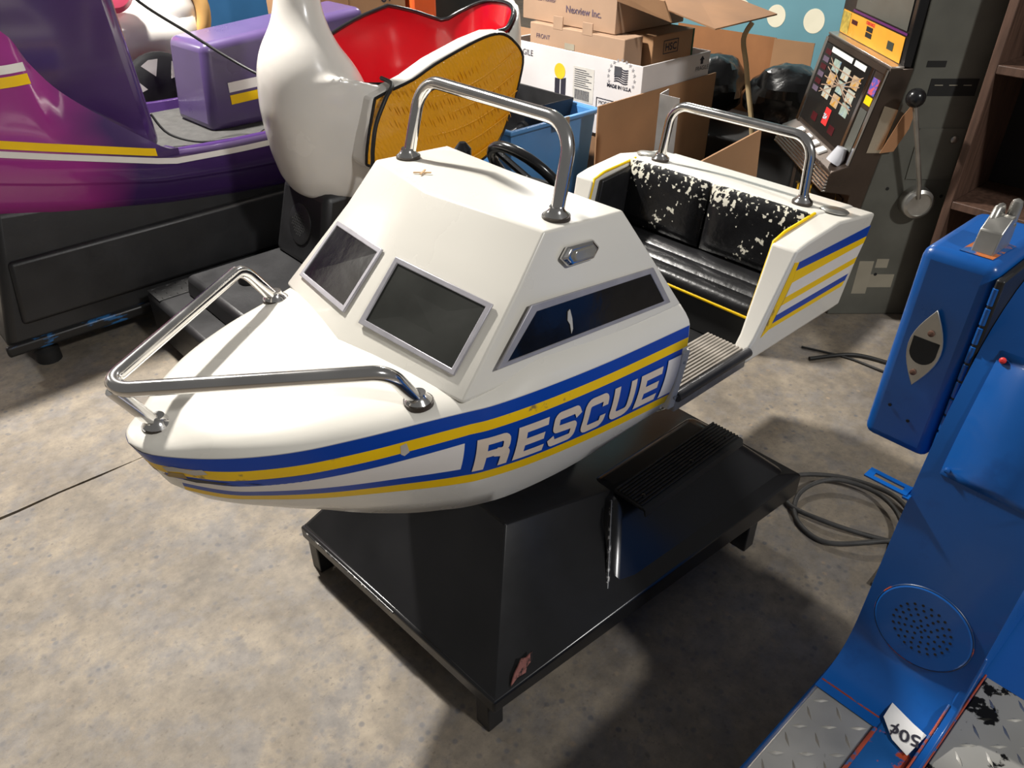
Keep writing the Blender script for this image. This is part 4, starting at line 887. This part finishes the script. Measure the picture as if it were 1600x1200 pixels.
hexa('chrome_ledge', [(1.362, Y0, 1.004), (1.41, Y0, 1.004), (1.41, Y1, 1.004), (1.362, Y1, 1.004), (1.362, Y0, 1.012), (1.41, Y0, 1.014), (1.41, Y1, 1.014), (1.362, Y1, 1.012)], pm('brushed_steel', (.55, .50, .45), .3, metal=.9), slot, bevel=.002)
panel('bright_plate', [(1.352, Y0 + .003, .70), (1.405, Y0 + .003, .70), (1.43, Y0 + .003, .86), (1.375, Y0 + .003, .875)], .0015, pm('polished_panel', (.62, .55, .44), .25, metal=.8), door)
# side of the cabinet: lever, labels, access door
lv = lathe('lever_hub', [(.058, 0), (.062, .01), (.058, .05), (.046, .058), (.044, .052), (.01, .05)], (1.585, Y0, .515), DULL, slot, ax=(0, -1, 0), n=32)
tube('lever_arm', [(1.575, 2.90, .54), (1.555, 2.885, .60), (1.446, 2.87, .90)], .0095, DULL, lv); sphere('lever_ball', (1.440, 2.869, .925), .034, BLACKG, lv)
tgp = panel('paper_tag', [(1.395, 2.935, .705), (1.445, 2.935, .712), (1.475, 2.925, .80), (1.475, 2.915, .875), (1.455, 2.915, .885), (1.435, 2.92, .845)], .0015, TAG, lv)
def side(name, x0, x1, z0, z1, mat, th=.002): return panel(name, [(x0, Y0, z0), (x1, Y0, z0), (x1, Y0, z1), (x0, Y0, z1)], th, mat, cab)
side('side_slot', 1.487, 1.555, 1.012, 1.033, BLACKM); lb = side('side_label', 1.518, 1.692, .912, .972, BLACKM)
for x in (1.535, 1.588, 1.64): panel('label_print', [(x, Y0 - .002, .948), (x + .03, Y0 - .002, .948), (x + .03, Y0 - .002, .951), (x, Y0 - .002, .951)], .0004, TAPE, lb)
ad = side('access_door', 1.528, 1.700, .600, .795, SLOTG, .004); lathe('door_lock', [(.013, 0), (.013, .008), (.007, .012)], (1.665, Y0 - .003, .755), DULL, ad, ax=(0, -1, 0), n=16)
for x, z in ((1.47, .56), (1.69, .53), (1.52, .19)): lathe('bolt_hole', [(.007, 0), (.007, .001)], (x, Y0, z), BLACKM, cab, ax=(0, -1, 0), n=10)
for x0, x1, z0, z1 in ((1.44, 1.50, .10, .25), (1.50, 1.60, .13, .19), (1.51, 1.56, .22, .26)): side('paper_label', x0, x1, z0, z1, TAPE, .0006)
FR.pop()

# ---------------------------------------------------------------- wooden shelf unit at the right edge
sh = thing('shelf_unit', 'dark wooden open shelf unit behind the blue ride', 'shelf', (3.3, -.7, 0))
box('side_board', (3.14, -.175, 0), (3.50, -.145, 1.8), WOOD, sh); box('side_board', (3.14, -1.33, 0), (3.50, -1.30, 1.8), WOOD, sh)
for z in (.04, .555, 1.045, 1.5): box('shelf_board', (3.14, -1.30, z - .03), (3.48, -.175, z), WOOD, sh)
box('back_board', (3.48, -1.31, 0), (3.50, -.165, 1.8), WOODD, sh, bevel=0)

# ---------------------------------------------------------------- cartons, tote and clutter behind the stern
NX = (0, -1, 0); UP = (0, 0, 1)
tote = thing('storage_tote', 'blue plastic storage tote filled with black parts', 'tote', (2.65, 1.77, 0))
def tub(name, x0, x1, y0, y1, z0, z1, t, mat, par, taper=.03, bevel=.004):
    m = MB(); a, b = taper, t
    O0 = [(x0 + a, y0 + a, z0), (x1 - a, y0 + a, z0), (x1 - a, y1 - a, z0), (x0 + a, y1 - a, z0)]; O1 = [(x0, y0, z1), (x1, y0, z1), (x1, y1, z1), (x0, y1, z1)]
    I1 = [(x0 + b, y0 + b, z1), (x1 - b, y0 + b, z1), (x1 - b, y1 - b, z1), (x0 + b, y1 - b, z1)]; I0 = [(x0 + a + b, y0 + a + b, z0 + b), (x1 - a - b, y0 + a + b, z0 + b), (x1 - a - b, y1 - a - b, z0 + b), (x0 + a + b, y1 - a - b, z0 + b)]
    V = O0 + O1 + I1 + I0; F = [[3, 2, 1, 0]] + [[4 * k + i, 4 * k + (i + 1) % 4, 4 * k + 4 + (i + 1) % 4, 4 * k + 4 + i] for k in range(3) for i in range(4)] + [[12, 13, 14, 15]]
    return mk(name, V, F, mat, par, bevel=bevel)
tub('tub', 2.37, 2.93, 1.465, 2.08, 0, .61, .008, TOTE, tote, .04)
mb = MB(); mb.add(*ringg([(2.35, 1.445, .597), (2.95, 1.445, .597), (2.95, 2.10, .597), (2.35, 2.10, .597)], [(2.375, 1.47, .597), (2.925, 1.47, .597), (2.925, 2.075, .597), (2.375, 2.075, .597)], (0, 0, 1), .020)); rim = mb.build('rim', TOTE, tote, bevel=.006, seg=3)
box('handle_clip', (2.62, 1.437, .575), (2.72, 1.450, .622), DULL, tote)
tray = thing('parts_tray', 'black open tray resting in the blue tote', 'tray', (2.75, 1.85, .52)); tub('tray', 2.58, 2.915, 1.60, 2.06, .50, .645, .006, BLACKP, tray, .02)
lathe('round_sticker', [(.018, 0), (.018, .001)], (2.907, 1.98, .60), TOTE, tray, ax=(-1, 0, 0), n=18)
for i, (x, y, l, a, lb_) in enumerate(((2.52, 1.60, .13, .1, 'black pipe fitting at the near end of the blue tote'), (2.50, 1.72, .10, .3, 'black pipe fitting beside the tray in the blue tote'), (2.51, 1.86, .12, -.2, 'black pipe fitting at the far side of the blue tote'), (2.70, 1.545, .10, .0, 'short black pipe fitting under the tote rim'))):
    c = Vector((x, y, .55)); d = Vector((math.cos(a), math.sin(a), .15)) * l / 2; tag(mk('pipe_fitting', *tubeg([c - d, c - d * .8, c - d * .79, c + d * .7, c + d * .71, c + d], [.032, .032, .024, .024, .034, .034], 14), BLACKG), lb_, 'fitting', 'black fittings in the tote')
filler = tag(box('parts_bin_filling', (2.42, 1.52, .012), (2.88, 2.03, .50), BLACKM, None, bevel=.02), 'black machine parts block inside the blue tote', 'parts')
under = tag(box('carton', (3.13, 1.37, 0), (3.66, 2.28, .42), CARDD, bevel=.006), 'brown carton carrying the white carton', 'box')
wbx = thing('white_carton', 'white open carton printed with a flag and MADE IN U.S.A', 'box', (3.4, 1.83, .42))
tub('carton', 3.115, 3.66, 1.345, 2.30, .421, .80, .008, CARDW, wbx, 0, .003)
XF = 3.1145
def xf(name, y1, y0, z0, z1, mat, par, o=.0): return panel(name, [(XF - o, y1, z0), (XF - o, y0, z0), (XF - o, y0, z1), (XF - o, y1, z1)], .001, mat, par)
text('lettering', 'FRAGILE', .042, (XF, 2.262, .733), NX, UP, INK, wbx, align='LEFT'); text('lettering', 'MADE IN U.S.A', .024, (XF, 1.565, .672), NX, UP, INK, wbx, bold=.0008); text('lettering', 'MODEL #', .026, (XF, 1.615, .578), NX, UP, INK, wbx)
fl = []
for r in range(7):
    V = []
    for k in range(7): y = 1.52 - k * .0145; zz = .702 + r * .0105 + .005 * math.sin(k * 1.05); V += [(XF - .0012, y, zz), (XF - .0012, y, zz + .0058)]
    mk('flag_stripe', V, gridf(7, 2), INK, wbx)
xf('flag_canton', 1.522, 1.476, .732, .776, pm('ink_grey', (.06, .06, .07), .7), wbx, .0004)
for k in range(13):
    a = math.pi * (1.12 - 1.24 * k / 12); cy, cz = 1.475 - .085 * math.cos(a) * -1 * -1, .728 + .080 * math.sin(a); P = []
    for q in range(10): rr = .0105 if q % 2 == 0 else .0045; b_ = math.pi / 2 + q * math.pi / 5; P.append((XF - .0003, cy - rr * math.cos(b_), cz + rr * math.sin(b_)))
    panel('star', P, .0006, pm('ink_lightgrey', (.30, .29, .30), .7), wbx)
lathe('yellow_dot', [(.040, 0), (.040, .001)], (XF, 1.90, .690), pm('ink_yellow', (.80, .50, .02), .6), wbx, ax=(-1, 0, 0), n=24)
for y in (1.935, 1.890): panel('logo_bar', [(XF, y, .55), (XF, y - .036, .55), (XF, y - .036, .652 + (.012 if y < 1.9 else 0)), (XF, y, .652)], .001, INK, wbx)
sl_ = xf('shipping_label', 1.80, 1.655, .565, .735, pm('label_cream', (.58, .55, .50), .7), wbx)
for k in range(9): xf('label_print_line', 1.79, 1.67 + .02 * (k % 3), .635 + k * .0105, .638 + k * .0105, pm('ink_grey', (.06, .06, .07), .7), sl_, .0012)
for k in range(14): xf('barcode_bar', 1.785 - k * .0075, 1.781 - k * .0075, .572, .622, pm('ink_grey', (.06, .06, .07), .7), sl_, .0012)
xf('model_box_line', 1.63, 1.40, .604, .608, INK, wbx); xf('model_box_line', 1.632, 1.627, .52, .608, INK, wbx); xf('pink_mark', 1.52, 1.46, .535, .565, pm('ink_magenta', (.8, .05, .35), .6), wbx)
text('lettering', 'FRAGILE', .03, (3.54, 1.3445, .715), (1, 0, 0), UP, INK, wbx)
panel('arrow_mark', [(3.58, 1.3445, .745), (3.60, 1.3445, .745), (3.60, 1.3445, .765), (3.61, 1.3445, .765), (3.59, 1.3445, .785), (3.57, 1.3445, .765), (3.58, 1.3445, .765)], .001, INK, wbx)
fc = thing('brown_carton', 'brown carton with two tabs printed FRONT standing in the white carton', 'box', (3.22, 1.83, .43))
box('carton', (3.150, 1.50, .431), (3.29, 2.17, .895), CARDP, fc, bevel=.005)
box('tab', (3.149, 1.925, .88), (3.156, 1.995, .945), CARDP, fc, bevel=.002); box('tab', (3.149, 1.715, .88), (3.156, 1.785, .940), CARDP, fc, bevel=.002)
text('lettering', 'FRONT', .032, (3.1495, 2.12, .823), NX, UP, INKV, fc); panel('pale_label', [(3.149, 1.905, .795), (3.149, 1.835, .795), (3.149, 1.835, .825), (3.149, 1.905, .825)], .001, TAPE, fc)
hc = thing('brown_carton', 'brown carton with a green end and a boxed mark standing in the white carton', 'box', (3.53, 1.65, .43))
box('carton', (3.315, 1.455, .431), (3.735 - .095, 1.95, .895), CARD, hc, bevel=.005); box('green_end', (3.645 - .005, 1.4545, .431), (3.652, 1.95, .895), GREEN, hc, bevel=.002)
mb = MB(); mb.add(*ringg([(3.40, 1.4545, .80), (3.52, 1.4545, .80), (3.52, 1.4545, .865), (3.40, 1.4545, .865)], [(3.404, 1.4545, .804), (3.516, 1.4545, .804), (3.516, 1.4545, .861), (3.404, 1.4545, .861)], (0, -1, 0), .001)); mb.build('mark_frame', INK, hc)
text('lettering', 'HSC', .05, (3.413, 1.4545, .815), (1, 0, 0), UP, INK, hc, bold=.001)
nx = thing('monitor_carton', 'tan carton printed Nexview Inc. on top of the stack', 'box', (3.5, 1.9, .9))
tub('carton', 3.19, 3.74, 1.60, 2.27, .898, 1.10, .008, CARDP, nx, 0, .003)
text('lettering', 'Nexview Inc.', .047, (3.1895, 1.945, .963), NX, UP, INKV, nx, bold=.0006); text('lettering', 'TFT-LCD Monitor', .028, (3.1895, 2.23, .998), NX, UP, INKV, nx); text('lettering', 'NEXVIEW', .06, (3.1895, 2.20, 1.032), NX, UP, pm('ink_purple', (.10, .03, .12), .7), nx, bold=.002)
hexa('open_flap', [(3.19, 1.02, .995), (3.62, .98, 1.015), (3.74, 1.60, 1.095), (3.19, 1.60, 1.095), (3.19, 1.02, 1.001), (3.62, .98, 1.021), (3.74, 1.60, 1.101), (3.19, 1.60, 1.101)], CARDD, nx, bevel=0)
hexa('torn_flap', [(3.17, 1.25, 1.00), (3.19, 1.60, 1.05), (3.20, 1.60, 1.05), (3.18, 1.25, 1.00), (3.14, 1.28, 1.09), (3.17, 1.62, 1.10), (3.18, 1.62, 1.10), (3.15, 1.28, 1.09)], CARD, nx, bevel=0)
tag(tube('tan_strap', cr([(3.45, 1.00, 1.0), (3.43, 1.02, .93), (3.42, .98, .83), (3.41, .94, .72), (3.41, .90, .60), (3.41, .87, .48)], 20), [.012] * 20, BROWNST, n=6), 'tan strap hanging from the open carton flap in front of the black bag', 'strap')
sheet = tag(hexa('cardboard_sheet', [(2.80, 1.335, 0), (3.72, 1.335, 0), (3.72, 1.342, 0), (2.80, 1.342, 0), (2.80, 1.335, .672), (3.72, 1.335, .685), (3.72, 1.342, .685), (2.80, 1.342, .672)], CARD, None, bevel=0), 'plain brown cardboard sheet standing against the white carton', 'cardboard')
ch = thing('metal_channel', 'pale galvanised metal channel standing behind the stern', 'channel', (2.7, .84, 0))
panel('web', [(2.665, .885, 0), (2.665, .785, 0), (2.665, .785, .835), (2.665, .885, .835)], .003, SILVERP, ch); panel('side_flange', [(2.665, .884, 0), (2.72, .884, 0), (2.72, .884, .845), (2.665, .884, .835)][::-1], .003, SILVERP, ch)
lathe('hole', [(.006, 0), (.006, .001)], (2.6615, .825, .70), BLACKM, ch, ax=(-1, 0, 0), n=10)
tag(hexa('cardboard_sheet', [(2.34, .36, 0), (2.80, .42, 0), (2.80, .427, 0), (2.34, .367, 0), (2.32, .43, .735), (2.81, .485, .748), (2.81, .492, .748), (2.32, .437, .735)], CARD, None, bevel=0), 'brown cardboard flap leaning behind the white transom', 'cardboard')
tag(box('dark_crate', (2.45, .62, 0), (2.63, .95, .42), BLACKM, None, bevel=.01), 'black crate behind the leaning cardboard flap', 'crate')
tag(box('brown_carton', (2.76, .95, 0), (3.30, 1.30, .36), CARDD, None, bevel=.006), 'low brown carton behind the metal channel', 'box')
tag(box('black_bin', (3.74, .80, 0), (4.28, 1.78, .36), BLACKM, None, bevel=.02), 'black bin under the bin bag', 'bin')
def blob(name, c, r, seed, mat, amp=.16):
    rng = np.random.RandomState(seed); n = 28; V = []; ph = rng.rand(8, 3) * 6.3; fq = rng.randint(2, 7, (8, 2))
    for i in range(n):
        for j in range(n // 2 + 1):
            a = 2 * math.pi * i / n; b = math.pi * j / (n // 2) - math.pi / 2; s = 1 + sum(amp / (1 + .4 * k) * math.sin(fq[k][0] * a + ph[k][0]) * math.cos(fq[k][1] * b + ph[k][1]) * math.cos(b) for k in range(8)) * .5
            V.append((c[0] + r[0] * s * math.cos(b) * math.cos(a), c[1] + r[1] * s * math.cos(b) * math.sin(a), c[2] + r[2] * s * math.sin(b)))
    return mk(name, V, gridf(n, n // 2 + 1, True), mat, ang=25)
tag(blob('bin_bag', (4.0, 1.06, .555), (.22, .21, .175), 3, BAG), 'large shiny black bin bag behind the tan strap', 'bag')
tag(blob('bin_bag', (4.0, 1.53, .545), (.2, .17, .165), 8, BAG), 'smaller black bin bag next to the white carton', 'bag')
tag(blob('crumpled_plastic', (3.55, .80, .10), (.10, .10, .09), 5, pm('plastic_grey', (.34, .34, .33), .3, bump=.6, bscale=30)), 'grey crumpled plastic between the black bag and the slot machine', 'plastic')
bb = thing('cardboard_sheet', 'large orange brown cardboard sheet with folds behind the black bags', 'cardboard', (4.4, 1.5, 0))
panel('sheet', [(4.38, 2.10, 0), (4.38, 1.40, 0), (4.38, 1.40, .765), (4.38, 2.10, .76)], .006, pm('cardboard_orange', (.30, .13, .05), .85, var=.12), bb); panel('sheet', [(4.36, 1.40, 0), (4.40, 1.17, 0), (4.40, 1.17, .765), (4.36, 1.40, .765)], .006, CARD, bb)
dp = thing('dotted_panel', 'blue panel with cream dots behind the cardboard', 'panel', (4.65, 1.6, 0))
box('panel', (4.60, .95, 0), (4.65, 2.6, 1.7), TEAL, dp)
for y, z, r in ((1.558, .838, .062), (1.310, .840, .066), (1.06, .845, .064), (1.80, .84, .062), (1.45, 1.10, .064), (1.19, 1.10, .064)): lathe('dot', [(r, 0), (r, .002)], (4.60, y, z), CREAM, dp, ax=(-1, 0, 0), n=32)
# far left background
bp_ = thing('blue_partition', 'dark blue painted partition behind the white horse', 'partition', (2.4, 4.25, 0)); box('panel', (1.2, 4.2, 0), (3.0, 4.26, 1.6), pm('partition_blue', (.01, .07, .17), .6, var=.15, scale=3), bp_); tube('thin_wire', [(2.17, 4.195, 1.2), (2.19, 4.195, .86), (2.195, 4.195, .80)], .006, DULL, bp_, n=6)
c15 = thing('brown_carton', 'tan carton marked 15 behind the red swan seat', 'box', (2.6, 3.15, 0)); box('carton', (2.30, 3.0, 0), (2.93, 3.5, 1.25), CARD, c15, bevel=.006)
box('seam', (2.538, 2.9985, .3), (2.543, 3.0, 1.2), CARDD, c15, bevel=0); text('lettering', '15', .09, (2.76, 2.999, 1.02), (0, 0, -1), (1, 0, 0), INK, c15, bold=.001)
tag(hexa('orange_housing', [(2.96, 2.98, 0), (3.13, 2.98, 0), (3.13, 3.3, 0), (2.96, 3.3, 0), (2.96, 2.98, 1.2), (3.15, 2.98, 1.2), (3.15, 3.3, 1.2), (2.96, 3.3, 1.2)], pm('housing_orange', (.62, .09, .015), .35, var=.1), None, bevel=.02), 'orange red plastic housing beside the tan carton', 'housing')
blk = thing('black_cabinet', 'black arcade cabinet behind the red swan seat', 'cabinet', (3.4, 3.2, 0)); box('body', (3.16, 3.05, 0), (3.75, 3.5, .95), BLACKP, blk, bevel=.015); hexa('sloped_panel', [(3.20, 3.05, .95), (3.72, 3.05, .95), (3.72, 3.45, .95), (3.20, 3.45, .95), (3.25, 3.2, 1.3), (3.70, 3.2, 1.3), (3.70, 3.45, 1.3), (3.25, 3.45, 1.3)], BLACKG, blk, bevel=.01)
tag(box('dark_crate', (2.95, 2.35, 0), (3.6, 2.85, .75), CARDD, None, bevel=.01), 'dark brown crate between the swan and the cartons', 'crate')
